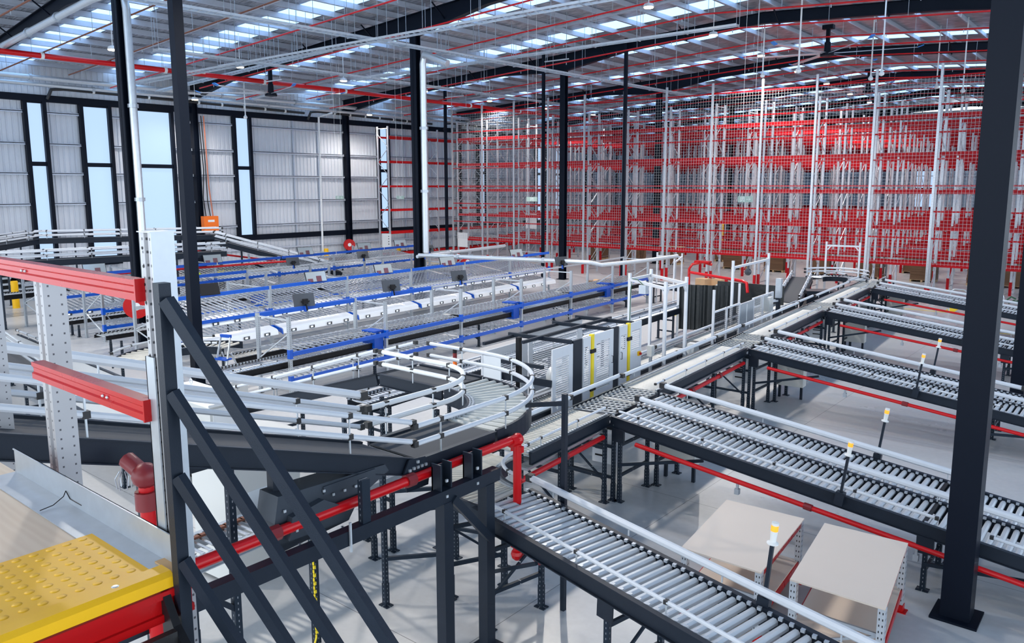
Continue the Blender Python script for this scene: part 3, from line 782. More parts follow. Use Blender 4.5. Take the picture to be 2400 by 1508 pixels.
def guide(t, pts, r=.03, m='alu', posts=1.6, base=.12, clamp=True, double=0, big=False, name='guide_rail'):
    """guide tube(s) through pts, stalks down `base`; double = second tube spacing above"""
    pts = [Vector(p) for p in pts]
    mb = MB().tube(pts, r, 8)
    g = part(name, mb, m, t, world=True, smooth=True)
    T0 = Vector(t.location)
    if double: part(name, MB().tube([p+Vector((0, 0, double)) for p in pts], r, 8), m, t, world=True, smooth=True)
    L = 0; st = MB(); cl = []
    acc = posts*.35
    for p, q in zip(pts, pts[1:]):
        d = (q-p).length; s = acc
        while s < d:
            c = p+(q-p)*s/d
            st.bar(c-Vector((0, 0, base)), c+Vector((0, 0, double)), .014, .014); cl.append(c); s += posts
        acc = s-d
    if st.v: parts('stalk', st, 'zinc_bright', t, world=True)
    if clamp and cl:
        me = MB().cb((0, 0, 0), (r*1.5+.012, r*1.5+.012, r*1.9)).mesh('clamp', 'black_plastic')
        for c in cl:
            for dz in ((0, double) if double else (0,)): link('clamp', me, t, c-T0+Vector((0, 0, dz)))
    e = MB()
    for q in (pts[0], pts[-1]): e.cb(q, (r*2.1, r*2.1, r*2.1))
    for q in (pts[0], pts[-1]):
        if double: e.cb(q+Vector((0, 0, double)), (r*2.1, r*2.1, r*2.1))
    parts('end_cap', e, 'black_plastic', t, world=True)
    return g
def off(t, sgn, d, dz, s0=0, s1=1):
    """points parallel to the conveyor t: sgn side (+1 right of travel), d from frame, dz above"""
    P = t['P']; P0 = Vector(P[:3]); P1 = Vector(P[3:6]); w = P[6]; a = (P1-P0).normalized(); b = Vector((a.y, -a.x, 0)).normalized()
    return [P0+(P1-P0)*s+b*sgn*(w/2+d)+Vector((0, 0, dz)) for s in (s0, s1)]

# ---- four pairs of sloping roller lanes running to the right from the spine
lane_y = (11.35, 18.4, 25.65, 32.7)
words_ = ('nearest', 'second', 'third', 'farthest')
SL = .113
def beacon(x, y, z, lean, label):
    t = thing('beacon_light', label, 'beacon', (x, y, z), 0, 'orange beacons on the roller lanes')
    t.rotation_euler = (0, lean, 0)
    part('pole', MB().box(-.018, .018, -.018, .018, 0, .62), 'slate', t)
    part('bracket', MB().box(-.06, .06, -.05, .05, -.14, .06), 'slate', t)
    b = part('base', MB().lathe([(.02, .62), (.058, .625), (.058, .635), (.03, .65), (.032, .69), (.036, .76)], seg=12), 'white_plastic', t, smooth=True)
    part('lens', MB().lathe([(.036, .76), (.036, .815), (.034, .82)], seg=12), 'amber', t, smooth=True)
    part('cap', MB().lathe([(.036, .82), (.036, .845), (.015, .85)], seg=12), 'white_plastic', t, smooth=True)
lanes = []
for j, y0 in enumerate(lane_y):
    xs0 = -.0733*y0-6.39                                 # spine edge
    for q in (0, 1):
        yc = y0+.47+q*.98
        x0 = xs0+.05-.07*q; z0 = 1.53
        x1 = 2.2
        t = conveyor('roller_lane', 'sloping gravity roller lane, %s lane of the %s pair branching right from the main line' % (('front', 'rear')[q], words_[j]), (x0, yc, z0), (x1, yc, z0-(x1-x0)*SL), .88, group='gravity roller lanes of the sorter')
        lanes.append(t)
        # travel is +x, so side -1 is the rear (+y), +1 is the front (-y)
        if q == 0:
            guide(t, off(t, 1, -.02, .12, .01, .55), .022, posts=1.2)
            guide(t, off(t, 1, .0, .12, .62, 1), .022, posts=1.2, clamp=False)
            guide(t, off(t, -1, -.03, .15, .0, .9), .045, posts=1.5, clamp=False)
        else:
            guide(t, off(t, 1, -.08, .12, .03, .9), .022, posts=1.2)
            guide(t, off(t, -1, .04, .17, .0, .57), .05, posts=1.5, clamp=False)
        # stop block across the rollers
        P = Vector((x0+5.0, yc, z0-5.0*SL-.005))
        part('roller_gap', MB().cb(P, (.05, .8, .03)), 'black', t, world=True)
    # legs: belong to the front lane of the pair
    f = lanes[-2]
    for lx in (xs0+.2, xs0+5.1, xs0+9.0):
        zt = z0-(lx-x0)*SL-.18
        legs(f, (lx, y0+.05), (lx, y0+1.0), zt, (.36, .78)); legs(lanes[-1], (lx+.12, y0+1.15), (lx+.12, y0+1.95), zt, (.36, .78))
        gp = MB().box(lx-.11, lx+.11, y0-.03, y0+.02, zt-.22, zt+.02); part('gusset_plate', gp, 'slate', f, world=True)
    for lx in (xs0+.2, xs0+5.1):
        zt = z0-(lx-x0)*SL-.18
        b = MB().bar((lx, y0-.0, zt*.52), (lx+1.55, y0+.1, zt-.24), .035, .05); part('diagonal_brace', b, 'angle_dark', f, world=True)
    # red sprinkler pipe slung under the lane
    pz = lambda x: z0-(x-x0)*SL-.33
    pp = pipe('lane_sprinkler_pipe', [(xs0+.55, y0-.02, pz(xs0+.55)), (2.2, y0-.02, pz(2.2))], .04, 'red_pipe', 'red sprinkler pipe slung under the front edge of the %s lane pair' % words_[j], 'pipe', 'red pipes under the lanes', joints=4.3)
    hd = MB(); x = xs0+2.4
    while x < 2: hd.cb((x, y0-.02, pz(x)-.07), (.035, .035, .1)); hd.cb((x, y0-.02, pz(x)-.16), (.07, .07, .09)); x += 2.6
    parts('sprinkler_head', hd, 'zinc', pp, world=True)
bx = ((-3.25, 11.28, 0), (-3.3, 13.34, 1), (-3.85, 18.33, 2), (-3.95, 20.39, 3), (-4.2, 25.58, 4), (-3.85, 27.64, 5))
bl = ('orange beacon on a grey pole at the front edge of the nearest lane pair', 'orange beacon on a grey pole at the rear edge of the nearest lane pair', 'orange beacon on a grey pole at the front edge of the second lane pair', 'orange beacon on a grey pole at the rear edge of the second lane pair', 'orange beacon on a grey pole at the front edge of the third lane pair', 'orange beacon on a grey pole at the rear edge of the third lane pair')
for (x, y, i) in bx:
    z = 1.53-(x+6.95+.0733*(lane_y[i//2]-11.3))*SL
    beacon(x, y, z, R(7), bl[i])
# ---- the spine: main line running away from the camera
zs = 1.54
def spine_pt(s, Y, z=zs): return Vector(sY(s, Y, z))
SC = -6.39-.42                                         # centre line s
lane_span = [(y, y+2.0) for y in lane_y]
Yp = 8.9
segs = []
for a, b in lane_span: segs.append((Yp, a)); Yp = b
segs.append((Yp, 36.2))
seg_words = ('before the nearest lanes', 'between the nearest and second lanes', 'between the second and third lanes', 'between the third and farthest lanes', 'beyond the farthest lanes')
for i, (a, b) in enumerate(segs):
    t = conveyor('main_conveyor', 'main line of close pale rollers, stretch %s' % seg_words[i], spine_pt(SC, a), spine_pt(SC, b), .74, pitch=.066 if i else .076, r=.026, rm='roller_beige' if i == 0 else 'roller_light', group='stretches of the main roller line')
    # travel +Y: +1 side is +x (near), -1 far
    guide(t, off(t, 1, -.04, .13), .02, posts=1.1)
    guide(t, off(t, -1, .03, .2), .04, posts=1.5, clamp=False)
    if i < 4:
        pp = pipe('line_sprinkler_pipe', [spine_pt(-6.37, a-(0 if i else .3), 1.22), spine_pt(-6.37, b-.25, 1.22)], .045, 'red_pipe', 'red pipe below the main line, stretch %s' % seg_words[i], 'pipe', 'red pipes under the main line', joints=2.2)
    for Y in ([a+2.9, b-.15] if i else [b-1.6, b-.15]):
        A = spine_pt(-6.39, Y); B = spine_pt(-7.2, Y); legs(t, A, B, 1.33, (.35, .75), diag=True)
    if i in (1, 2, 3, 0):
        # slotted chain tray under the frame
        part('cable_tray', MB().bar(spine_pt(-6.55, a, 1.28), spine_pt(-6.55, b, 1.28), .2, .04), 'zinc', t, world=True)
for j, (a, b) in enumerate(lane_span):
    t = thing('divert_module', 'dark wheel divert module where the %s lane pair leaves the main line' % words_[j], 'conveyor', sY(SC, (a+b)/2, 0), PHI, 'divert modules of the main line')
    L = b-a
    part('deck', MB().box(-.46, .40, -L/2, L/2, 1.44, 1.5), 'slate', t)
    part('side_frame', MB().box(-.47, -.43, -L/2, L/2, 1.33, 1.53), 'slate', t)
    part('divider', MB().box(-.35, .40, -.02, .02, 1.5, 1.545), 'roller_light', t)
    st = MB(); whm = MB().tube([(-.014, 0, 0), (.014, 0, 0)], .025, 8).mesh('wheel', 'roller_light', True)
    n = 0
    strips = MB()
    for h in (0, 1):
        for r_ in range(6):
            y = -L/2+.1+h*(L/2)+r_*.155
            strips.bar((-.38, y-.0, 1.508), (.38, y+.15, 1.508), .05, .012)
            for c in range(8):
                x = -.36+c*.1
                if n < 96: link('wheel', whm, t, (x, y+.02+.18*(c/8), 1.52), (0, 0, R(100))); n += 1
    part('wheel_rail', strips, 'zinc', t)
    part('guide_rail', MB().tube([(-.46, -L/2, 1.74), (-.46, L/2, 1.74)], .04, 8), 'alu', t, smooth=True)
    A = sY(-6.3, a+.02); B = sY(-7.2, a+.02); legs(t, A, B, 1.4, (.3, .7))
# curve at the near end of the spine: rollers fan round to the near lane
def curve(name, label, C, ri, ro, a0, a1, z, n, rm, seg=20, fm='slate', fh=.2, taper=1.35, r=.026, inner=True, outer=True, group=None):
    t = thing(name, label, 'conveyor', (C[0], C[1], 0), 0, group)
    for i in range(n):
        a = a0+(a1-a0)*(i+.5)/n; d = Vector((math.cos(a), math.sin(a), 0))
        if i == 0: rmesh = MB().tube([(ri+.01, 0, 0), (ro-.01, 0, 0)], [r, r*taper], 8).mesh('roller', rm, True)
        link('roller', rmesh, t, (0, 0, z-r*1.1), (0, 0, a))
    for rr, on in ((ri, inner), (ro, outer)):
        if not on: continue
        pts = [(C[0]+rr*math.cos(a0+(a1-a0)*k/seg), C[1]+rr*math.sin(a0+(a1-a0)*k/seg), z-fh/2+.02) for k in range(seg+1)]
        part('side_frame', MB().sweep(pts, [(-.02, -fh/2), (.02, -fh/2), (.02, fh/2), (-.02, fh/2)]), fm, t, world=True)
    k = MB()
    for i in range(n*2):
        a = a0+(a1-a0)*(i+.5)/(n*2)
        for rr in (ri+.03, ri+.07): k.cb((C[0]+rr*math.cos(a), C[1]+rr*math.sin(a), z+.005), (.035, .035, .03))
    part('chain_wheel', k, 'zinc', t, world=True)['kind'] = 'stuff'
    return t
def arc(C, r, a0, a1, z, n=16): return [(C[0]+r*math.cos(a0+(a1-a0)*k/n), C[1]+r*math.sin(a0+(a1-a0)*k/n), z) for k in range(n+1)]
Cn = (-6.35, 8.5); PI = math.pi
tc_ = curve('roller_curve', 'beige tapered roller curve linking the main line to the nearest lane at the bottom', Cn, .72, 1.55, PI-PHI*.5-.05, PI*1.5+.02, zs, 26, 'roller_beige', r=.028)
for ch in tc_.children: pass
guide(tc_, [spine_pt(-6.45, 8.9, zs+.14)]+arc(Cn, .68, PI+.1, PI*1.5, zs+.14), .025, posts=.9, base=.12)
for a in (PI*1.1, PI*1.35): legs(tc_, (Cn[0]+.72*math.cos(a), Cn[1]+.72*math.sin(a)), (Cn[0]+1.5*math.cos(a), Cn[1]+1.5*math.sin(a)), 1.33, (.35, .75), diag=True)
# nearest single lane (bottom of the picture)
E0 = Vector((-6.28, 7.36, 1.53)); E1 = Vector((-.9, 6.28, 1.33))
te = conveyor('roller_lane', 'wide steel roller lane running to the bottom right corner, nearest to the camera', E0, E1, .86, pitch=.118, r=.042, group=None)
guide(te, off(te, -1, .04, .17, 0, .9), .045, posts=1.3, clamp=False); guide(te, off(te, 1, -.03, .14, .02, 1), .022, posts=1.25)
for s in (.05, .42, .78):
    P = E0+(E1-E0)*s; a = (E1-E0).normalized(); b = Vector((a.y, -a.x, 0)).normalized()
    legs(te, P+b*.43, P-b*.43, P.z-.18, (.36, .78), diag=True)
    part('gusset_plate', MB().bar(P+b*.47-a*.11+Vector((0, 0, -.28)), P+b*.47+a*.11+Vector((0, 0, -.28)), .02, .2), 'slate', te, world=True)
    part('diagonal_brace', MB().bar(P+b*.43+Vector((0, 0, -.75)), P+b*.43+a*.9+Vector((0, 0, -.25)), .035, .045), 'angle_dark', te, world=True)
beacon(-2.72, 7.16, 1.45, R(5), 'orange beacon on a grey pole standing between the two plywood benches and the nearest lane')
# inner parallel line carrying cartons through the sealing machine
def line(name, label, s, w, Y0, Y1, z, z1=None, **k):
    return conveyor(name, label, sY(s, Y0, z), sY(s, Y1, z if z1 is None else z1), w, **k)
L2 = -8.42
t = line('roller_conveyor', 'low conveyor of loose steel rollers with rusty strapping under the raised curve', L2, .55, 3.4, 9.4, 1.18, pitch=.105, r=.02, rm='roller_steel', fm='zinc')
rb = MB(); rr = random.Random(3); y = 3.6
while y < 9.3:
    P = Vector(sY(L2+.0-.2, y, 1.2)); rb.bar(P, P+Vector((-.01, .14, 0)), .05+.04*rr.random(), .03); y += .12
part('rusty_strap', rb, 'rust', t, world=True)['kind'] = 'stuff'
lb = MB(); y = 3.8
while y < 9.2:
    for q in range(5): lb.bar(sY(L2+.02+q*.04, y+.02*q, 1.186), sY(L2+.02+q*.04, y+.02*q+.05, 1.186), .015, .004)
    y += .5
part('slot_label', lb, 'black', t, world=True)['kind'] = 'stuff'
for Y in (4.3, 7.6): legs(t, sY(L2+.3, Y), sY(L2-.3, Y), 1.0, (.35, .8))
t = line('roller_conveyor', 'conveyor of pale slats passing under the raised curve into the sealing machine', L2, .6, 9.45, 17.9, 1.2, pitch=.09, r=.022, rm='roller_light')
guide(t, off(t, 1, .0, .12), .02, posts=1.4); guide(t, off(t, -1, .0, .14), .03, posts=1.6, clamp=False)
for Y in (10.4, 17.5): legs(t, sY(L2+.3, Y), sY(L2-.3, Y), 1.0, (.35, .8))
t = line('roller_conveyor', 'tan slat conveyor running through the tall white aluminium gantry', L2, .62, 17.95, 24.2, 1.2, pitch=.085, r=.022, rm='roller_light')
guide(t, off(t, 1, .0, .12), .02, posts=1.4); guide(t, off(t, -1, .0, .16), .04, posts=1.6, clamp=False)
part('scanner_plate', MB().box(-.3, .3, 1.0, 2.1, 1.2, 1.215), 'belt', t)
for Y in (20.2, 23.5): legs(t, sY(L2+.3, Y), sY(L2-.3, Y), 1.0, (.35, .8))
t = line('roller_conveyor', 'tan slat conveyor beside the fenced strapping cell up to the belt ramp', L2-.1, .62, 24.25, 29.0, 1.2, pitch=.085, r=.022, rm='roller_light')
guide(t, off(t, 1, .0, .12), .02, posts=1.4); guide(t, off(t, -1, .0, .16), .04, posts=1.6, clamp=False)
for Y in (25, 28): legs(t, sY(L2+.2, Y), sY(L2-.4, Y), 1.0, (.35, .8))
t = conveyor('belt_ramp', 'dark belt ramp climbing behind the main line towards its far curve', sY(L2-.15, 29.1, 1.22), sY(L2-1.1, 34.2, 1.62), .8, bed='belt')
guide(t, off(t, 1, -.02, .14), .03, posts=.9, double=.12); guide(t, off(t, -1, .02, .14), .03, posts=.9, double=.12)
legs(t, sY(L2-.5, 32), sY(L2-1.2, 32), 1.2)
Cf = (-11.2, 34.6)
tf = curve('roller_curve', 'far roller curve with round guide rails joining the belt ramp and the main line', (-10.75, 34.6), .5, 1.25, 0.05, PI, 1.62, 24, 'roller', inner=True)
guide(tf, arc((-10.75, 34.6), 1.3, 0.05, PI, 1.8), .04, posts=1.2, clamp=False, double=.14); guide(tf, arc((-10.75, 34.6), .45, 0, PI, 1.8), .03, posts=.6)
legs(tf, (-10.75, 35.1), (-10.75, 35.8), 1.4)
# third line behind
t = line('roller_conveyor', 'long grey conveyor running away between the sealing machine and the blue racks', -11.85, .62, 10.2, 20.3, 1.1, pitch=.11, r=.022, rm='roller_steel')
guide(t, off(t, 1, .0, .12), .025, posts=1.6); guide(t, off(t, -1, .0, .12), .025, posts=1.6)
for Y in (10.8, 13.4, 17, 20): legs(t, sY(-11.55, Y), sY(-12.15, Y), .9, (.35, .8))
t = line('roller_conveyor', 'far half of the grey conveyor between the gantry and the blue racks', -11.9, .62, 20.35, 29.5, 1.1, pitch=.11, r=.022, rm='roller_steel')
guide(t, off(t, 1, .0, .12), .025, posts=1.6); guide(t, off(t, -1, .0, .12), .025, posts=1.6)
for Y in (21.6, 25.3, 29): legs(t, sY(-11.6, Y), sY(-12.2, Y), .9, (.35, .8))
t = conveyor('roller_conveyor', 'dark cross conveyor behind the strapping cell before the racks', (-19.5, 33.6, .95), (-12.6, 31.0, .95), .7, pitch=.12, r=.025, rm='roller')
for x, y in ((-18.6, 33.3), (-15.9, 32.2), (-13.3, 31.2)): legs(t, (x, y-.35), (x, y+.35), .75, (.4,))
# ---- raised loop: curve on posts with belts falling away on both legs
zt = 2.5; Cc = (-8.15, 7.15)
tr = curve('raised_roller_curve', 'raised curve of wide white tapered rollers with double round guide rails', Cc, 1.08, 1.95, 0.0, PI/2, zt, 17, 'roller_curve', r=.032, taper=1.55, fh=.26, inner=True)
guide(tr, [(Cc[0]+1.98, 5.75, zt+.2)]+arc(Cc, 1.98, 0, PI/2, zt+.2, 20)+[(-9.4, Cc[1]+1.98, zt+.2)], .03, posts=1.15, double=.2, base=.2)
guide(tr, [(Cc[0]+1.02, 5.9, zt+.2)]+arc(Cc, 1.02, 0, PI/2, zt+.2, 16)+[(-9.5, Cc[1]+1.02, zt+.2)], .035, posts=.8, double=.2, base=.2, m='white')
tb = conveyor('belt_conveyor', 'short level dark belt leaving the near end of the raised roller curve', (Cc[0]+1.515, 7.1, zt), (Cc[0]+1.515, 5.85, zt), .84, bed='belt', fh=.2)
tb2 = conveyor('belt_conveyor', 'short level dark belt leaving the far end of the raised roller curve', (-8.2, Cc[1]+1.515, zt), (-9.6, Cc[1]+1.515, zt), .84, bed='belt', fh=.2)
t = conveyor('belt_conveyor', 'long dark belt sloping up to the left edge from the raised curve', (Cc[0]+1.515, 5.75, zt+.02), (Cc[0]+1.515, 1.5, zt+1.39), .84, bed='belt', fh=.2)
# travel is -y: +1 side is -x (far), -1 near
guide(t, off(t, -1, .02, .2), .03, posts=2.6, double=.22, base=.2)
guide(t, off(t, 1, .02, .2), .03, posts=2.6, double=.22, base=.2)
hp = MB()
for sgn in (-1,):
    q = off(t, sgn, .06, -.1, 0, .04); c = q[0]
    hp.prism([(c.y-.16, c.z-.22), (c.y+.16, c.z-.22), (c.y+.2, c.z), (c.y+.12, c.z+.12), (c.y-.12, c.z+.14), (c.y-.2, c.z)], 'x', c.x, c.x+.02)
part('hinge_plate', hp, 'slate', t, world=True)
bo = MB(); c = off(t, -1, .06, -.1)[0]
for dy, dz in ((-.12, .02), (-.06, .03), (0, .03), (.06, .03), (.12, .03), (-.1, -.1), (.1, -.1), (0, .09)): bo.cb((c.x+.03, c.y+dy, c.z+dz), (.02, .03, .03))
parts('bolt', bo, 'zinc_bright', t, world=True)
# inner wide rails of the near leg (white, thick)
guide(t, [(-7.35, 6.0, 2.78), (-7.35, 1.4, 4.25)], .05, m='white_metal', posts=9, clamp=False, double=.22)
t2 = conveyor('belt_conveyor', 'dark belt sloping down to the left from the far end of the raised curve', (-9.7, Cc[1]+1.515, zt-.02), (-14.4, Cc[1]+1.515, zt-1.45), .84, bed='belt', fh=.2)
guide(t2, off(t2, -1, .02, .2), .03, posts=1.3, double=.2, base=.2); guide(t2, off(t2, 1, .02, .2), .03, posts=1.3, double=.2, base=.2)
for x in (-10.6, -13): legs(t2, (x, Cc[1]+1.1), (x, Cc[1]+1.95), zt-.3-(abs(x)-9.7)*.3-.15, (.35, .8))
# drive guard under the near sloping belt
t = thing('belt_drive', 'dark grey belt drive casing with bolts hanging under the near sloping belt', 'drive unit', (-6.35, 4.55, 2.1))
part('casing', MB().prism([(-.6, .30), (-.55, .55), (.75, .5), (.8, .42), (.4, .25), (.25, .05), (-.55, .0)], 'x', -.1, .2), 'casing', t)
part('cover', MB().prism([(-.5, .12), (-.46, .34), (-.1, .40), (.15, .25), (.2, .1)], 'x', .2, .28), 'casing', t)
part('sprocket', MB().tube([(.28, -.25, .22), (.31, -.25, .22)], .07, 14), 'black', t)
part('motor', MB().tube([(.15, .0, .2), (-.6, .0, .2)], .1, 12), 'black', t)
part('access_plate', MB().box(.2, .22, -.05, .6, .42, .5), 'casing', t)
part('hanger', MB().box(-.05, .05, -.5, -.42, .5, .85).box(-.05, .05, .4, .48, .4, .6), 'slate', t)
bo = MB()
for y, z in ((-.5, .4), (-.05, .46), (.06, .39), (.2, .39), (.34, .39), (.48, .39), (-.42, .2), (-.4, .05), (.1, .05)): bo.cb((.22 if z > .3 else .285, y, z), (.015, .025, .025))
parts('bolt', bo, 'zinc_bright', t)
# steel support frame for the raised curve
t = thing('curve_stand', 'heavy dark square tube stand with two posts carrying the raised curve', 'stand', (-5.9, 6.2, 0))
part('beam', MB().bar((-5.9, 6.8, 2.13), (-5.9, 1.9, 2.13), .12, .15), 'slate', t, world=True)
for y in (6.62, 5.92):
    part('post', MB().box(-.07, .07, -.07, .07, 0, 2.06), 'slate', t, loc=(0, y-6.2, 0))
    part('base_plate', MB().box(-.14, .14, -.14, .14, 0, .02), 'slate', t, loc=(0, y-6.2, 0))
part('knee_brace', MB().bar((-5.84, 6.0, 2.08), (-5.82, 6.6, 1.4), .06, .09), 'slate', t, world=True)
for y in (5.92, 6.42):
    part('saddle_bracket', MB().box(-6.0, -5.86, y-.09, y-.07, 2.05, 2.5).box(-6.0, -5.86, y+.07, y+.09, 2.05, 2.5).box(-6.0, -5.98, y-.09, y+.09, 2.05, 2.46), 'slate', t, world=True)
    part('bolt', MB().box(-5.85, -5.83, y-.03, y+.0, 2.3, 2.33).box(-5.85, -5.83, y-.03, y, 2.12, 2.15), 'zinc_bright', t, world=True)
part('hanger_strut', MB().box(-5.93, -5.86, 4.75, 4.85, 2.1, 2.65), 'post_dark', t, world=True)
part('u_bolt', MB().box(-5.83, -5.81, 4.55, 4.57, 2.0, 2.3), 'zinc_bright', t, world=True)
for A, B in (((-7.55, 6.46), (-7.0, 7.1)), ((-8.7, 7.25), (-8.2, 8.1))):
    legs(t, A, B, 2.2, (.3, .72))
t = thing('support_post', 'slim round-edged dark post with a side arm steadying the raised curve', 'post', (-5.66, 7.85, 0))
part('shaft', MB().box(-.03, .03, -.03, .03, 0, 2.92), 'slate', t)
part('arm', MB().bar((0, 0, 2.8), (-.72, .12, 2.62), .05, .06), 'slate', t)
part('clamp', MB().cb((-.75, .12, 2.62), (.08, .08, .12)), 'zinc_bright', t)
# red fire pipe along the frame with its drop
pipe('fire_pipe', [(-6.1, 2.2, 2.33), (-6.1, 7.3, 2.36)], .055, 'red_pipe', 'bright red fire pipe along the dark support frame under the raised curve', joints=2.4)
t = thing('fire_pipe_drop', 'bright red vertical fire pipe with grooved elbows standing before the roller curve', 'pipe', (-6.1, 7.44, .8))
part('riser', MB().tube([(0, 0, 0), (0, 0, 1.54)], .055, 14), 'red_pipe', t, smooth=True)
for z in (0, 1.54):
    e = MB().ball((0, 0, z), .085, 10, 6); e.cb((.0, .0, z+(.12 if z < 1 else -.12)), (.17, .06, .08)); e.tube([(0, 0, z), (0, -.14 if z else .2, z+(0 if z else .05))], .075, 10)
    part('elbow', e, 'red_pipe', t)
part('stub', MB().tube([(0, .15, .02), (.0, .5, .1)], .055, 12), 'red_pipe', t, smooth=True)
pipe('fire_pipe', [(-7.0, 7.6, 1.5), (-6.4, 7.1, 1.45), (-5.3, 6.9, 1.15)], .045, 'dark_red', 'darker red pipe with a tee passing below the raised curve between its posts', joints=1)
# pipes and cabinets below the main line
def cabinet(x, y, z0, z1, wx, wy, label, rz=PHI, lab=None, legs_=True, m='cabinet'):
    t = thing('electrical_cabinet', label, 'cabinet', (x, y, 0), rz)
    part('body', MB().box(-wx/2, wx/2, -wy/2, wy/2, z0, z1), m, t)
    part('door', MB().box(-wx/2+.02, wx/2-.02, -wy/2-.02, -wy/2, z0+.03, z1-.03), m, t)
    if legs_ and z0 > .1:
        for sx in (-1, 1): part('foot', MB().box(sx*wx*.4-.03, sx*wx*.4+.03, -.03, .03, 0, z0), 'slate', t)
    if lab:
        c = bpy.data.curves.new('cabinet_label', 'FONT'); c.body = lab; c.size = .11; c.extrude = .002; c.align_x = 'CENTER'
        part('label_plate', MB().box(-.16, .16, -wy/2-.026, -wy/2-.021, z1-.22, z1-.08), 'white', t)
        tmp = bpy.data.objects.new('tmp_text', c); COL.objects.link(tmp); bpy.context.view_layer.update()
        me = bpy.data.meshes.new_from_object(tmp.evaluated_get(bpy.context.evaluated_depsgraph_get())); bpy.data.objects.remove(tmp)
        me.materials.clear(); me.materials.append(M['black'])
        link('label_text', me, t, (0, -wy/2-.03, z1-.19), (R(90), 0, 0))
    return t
for i, (Y, lab) in enumerate(((12.6, 'RP08'), (19.7, 'RP07'), (26.9, None), (34, None))):
    x = -6.39-.0733*Y+.25
    cabinet(x+.35, Y+.45, .35, 1.1, .7, .3, 'grey electrical cabinet%s below the main line beside the %s lane pair' % ((' lettered '+lab) if lab else '', words_[i]), lab=lab)
    t = thing('vent_panel', 'pale slotted side panel hanging below the %s lane pair at the main line' % words_[i], 'panel', (x-.35, Y-1.15, 0), PHI)
    part('plate', MB().box(-.2, .2, -.02, .02, .62, 1.25), 'white_metal', t)
    sl = MB()
    for q in range(4): sl.box(-.14, .1, -.03, -.02, .74+q*.13, .77+q*.13)
    parts('slot', sl, 'black', t); part('bracket', MB().box(-.02, .02, -.02, .02, 1.2, 1.36).box(-.2, .2, .01, .03, 1.2, 1.36), 'slate', t)

# ------------------------------------------------------------------ blue carton-flow racks
pst = {}
def post_m(h):
    if h not in pst: pst[h] = MB().box(-.045, .045, -.04, .04, .01, h).box(-.08, .08, -.07, .07, 0, .012).mesh('post', 'post_blue')
    return pst[h]
def flow_rack(s, Y0, n, depth, label, faces, beds, top, topm='blue', bay=3.5, h=2.17, boxes=(), slope=0., diag=True):
    t = thing('flow_rack', label, 'flow rack', sY(s, Y0), PHI, 'blue carton flow racks')
    bm = MB().box(0, .05, 0, bay-.09, -.055, .055).mesh('beam', 'blue'); cn = MB().box(-.055, .06, -.05, .05, -.12, .12).mesh('connector', 'blue')
    bmz = MB().box(0, .05, 0, bay-.09, -.055, .055).mesh('beam', 'zinc_bright')
    for i in range(n+1):
        for x in (0, -depth): link('post', post_m(h), t, (x, i*bay, 0))
        b = MB().bar((0, i*bay, .25), (-depth, i*bay, .95), .03, .03, up=(0, 1, 0)).bar((-depth, i*bay, .95), (0, i*bay, 1.75), .03, .03, up=(0, 1, 0)).bar((0, i*bay, h-.08), (-depth, i*bay, h-.08), .03, .04)
        part('frame_brace', b, 'zinc_bright', t)
    for z in beds:
        for i in range(n):
            link('beam', bm, t, (.02, i*bay+.045, z)); link('beam', bmz, t, (-depth-.02, i*bay+.045, z+slope))
        for i in range(n+1): link('connector', cn, t, (.005, i*bay, z))
    L = math.hypot(depth, slope)
    tm = MB().bar((0, 0, 0), (-depth+.05, 0, slope), .055, .03).mesh('roller_track', 'roller_steel')
    k = 0; rest = MB(); rung = MB()
    for z in beds:
        for i in range(n):
            for q in range(16):
                y = i*bay+.2+q*.205
                if k < 98: link('roller_track', tm, t, (0, y, z+.07))
                else: rest.bar((0, y, z+.07), (-depth+.05, y, z+.07+slope), .055, .03)
                for x in range(1, int(depth/.16)): rung.cb((-x*.16, y+.0, z+.09+slope*x*.16/depth), (.03, .03, .02))
                k += 1
    if rest.v: part('roller_track', rest, 'roller_steel', t)['kind'] = 'stuff'
    part('track_wheel', rung, 'zinc', t)['kind'] = 'stuff'
    for i in range(n):
        x = top[0]
        part('top_beam', MB().box(x-.03, x+.03, i*bay+.045, (i+1)*bay-.045, h-.12 if topm == 'blue' or i < 2 else h-.06, h-.0), topm if topm == 'blue' or i >= 2 else 'blue', t)
        if diag: part('plan_brace', MB().bar((0, i*bay+.1, beds[0]-.1), (-depth, i*bay+.9, beds[0]-.55), .03, .03), 'zinc_bright', t)
    for (zf, dx) in faces:
        for i in range(n):
            y0, y1 = i*bay+.12, (i+1)*bay-.1
            p = part('shelf_front', MB().prism([(dx-.42, zf+.17), (dx-.06, zf+.09), (dx+.02, zf+.05), (dx+.05, zf-.1), (dx+.03, zf-.1), (dx-.0, zf+.03), (dx-.42, zf+.14)], 'y', y0, y1), 'white_gloss', t)
            part('end_bracket', MB().prism([(dx-.42, zf+.15), (dx, zf+.06), (dx+.05, zf-.12), (dx-.1, zf-.06), (dx-.42, zf+.02)], 'y', y0-.05, y0-.02), 'blue', t)
            for q in range(4):
                y = y0+.42+q*.8
                if q == 3 and i % 3 == 2: continue
                d = link('pick_display', disp, t, (dx+.05, y, zf-.03)); link('screen', scr, d, (0, 0, 0))
    for (i, z) in boxes:
        part('tote_guard', MB().box(-.55, -.05, i*bay-.42, i*bay-.06, z-.42, z+.17).box(-.56, -.04, i*bay-.43, i*bay-.05, z+.14, z+.18), 'blue_plastic', t)
    return t
disp = MB().prism([(0, -.045), (.02, -.05), (.02, .045), (0, .05)], 'y', -.11, .11).mesh('pick_display', 'glass_dark')
scr = MB().box(.021, .024, -.07, .03, -.028, .028).mesh('screen', 'screen')
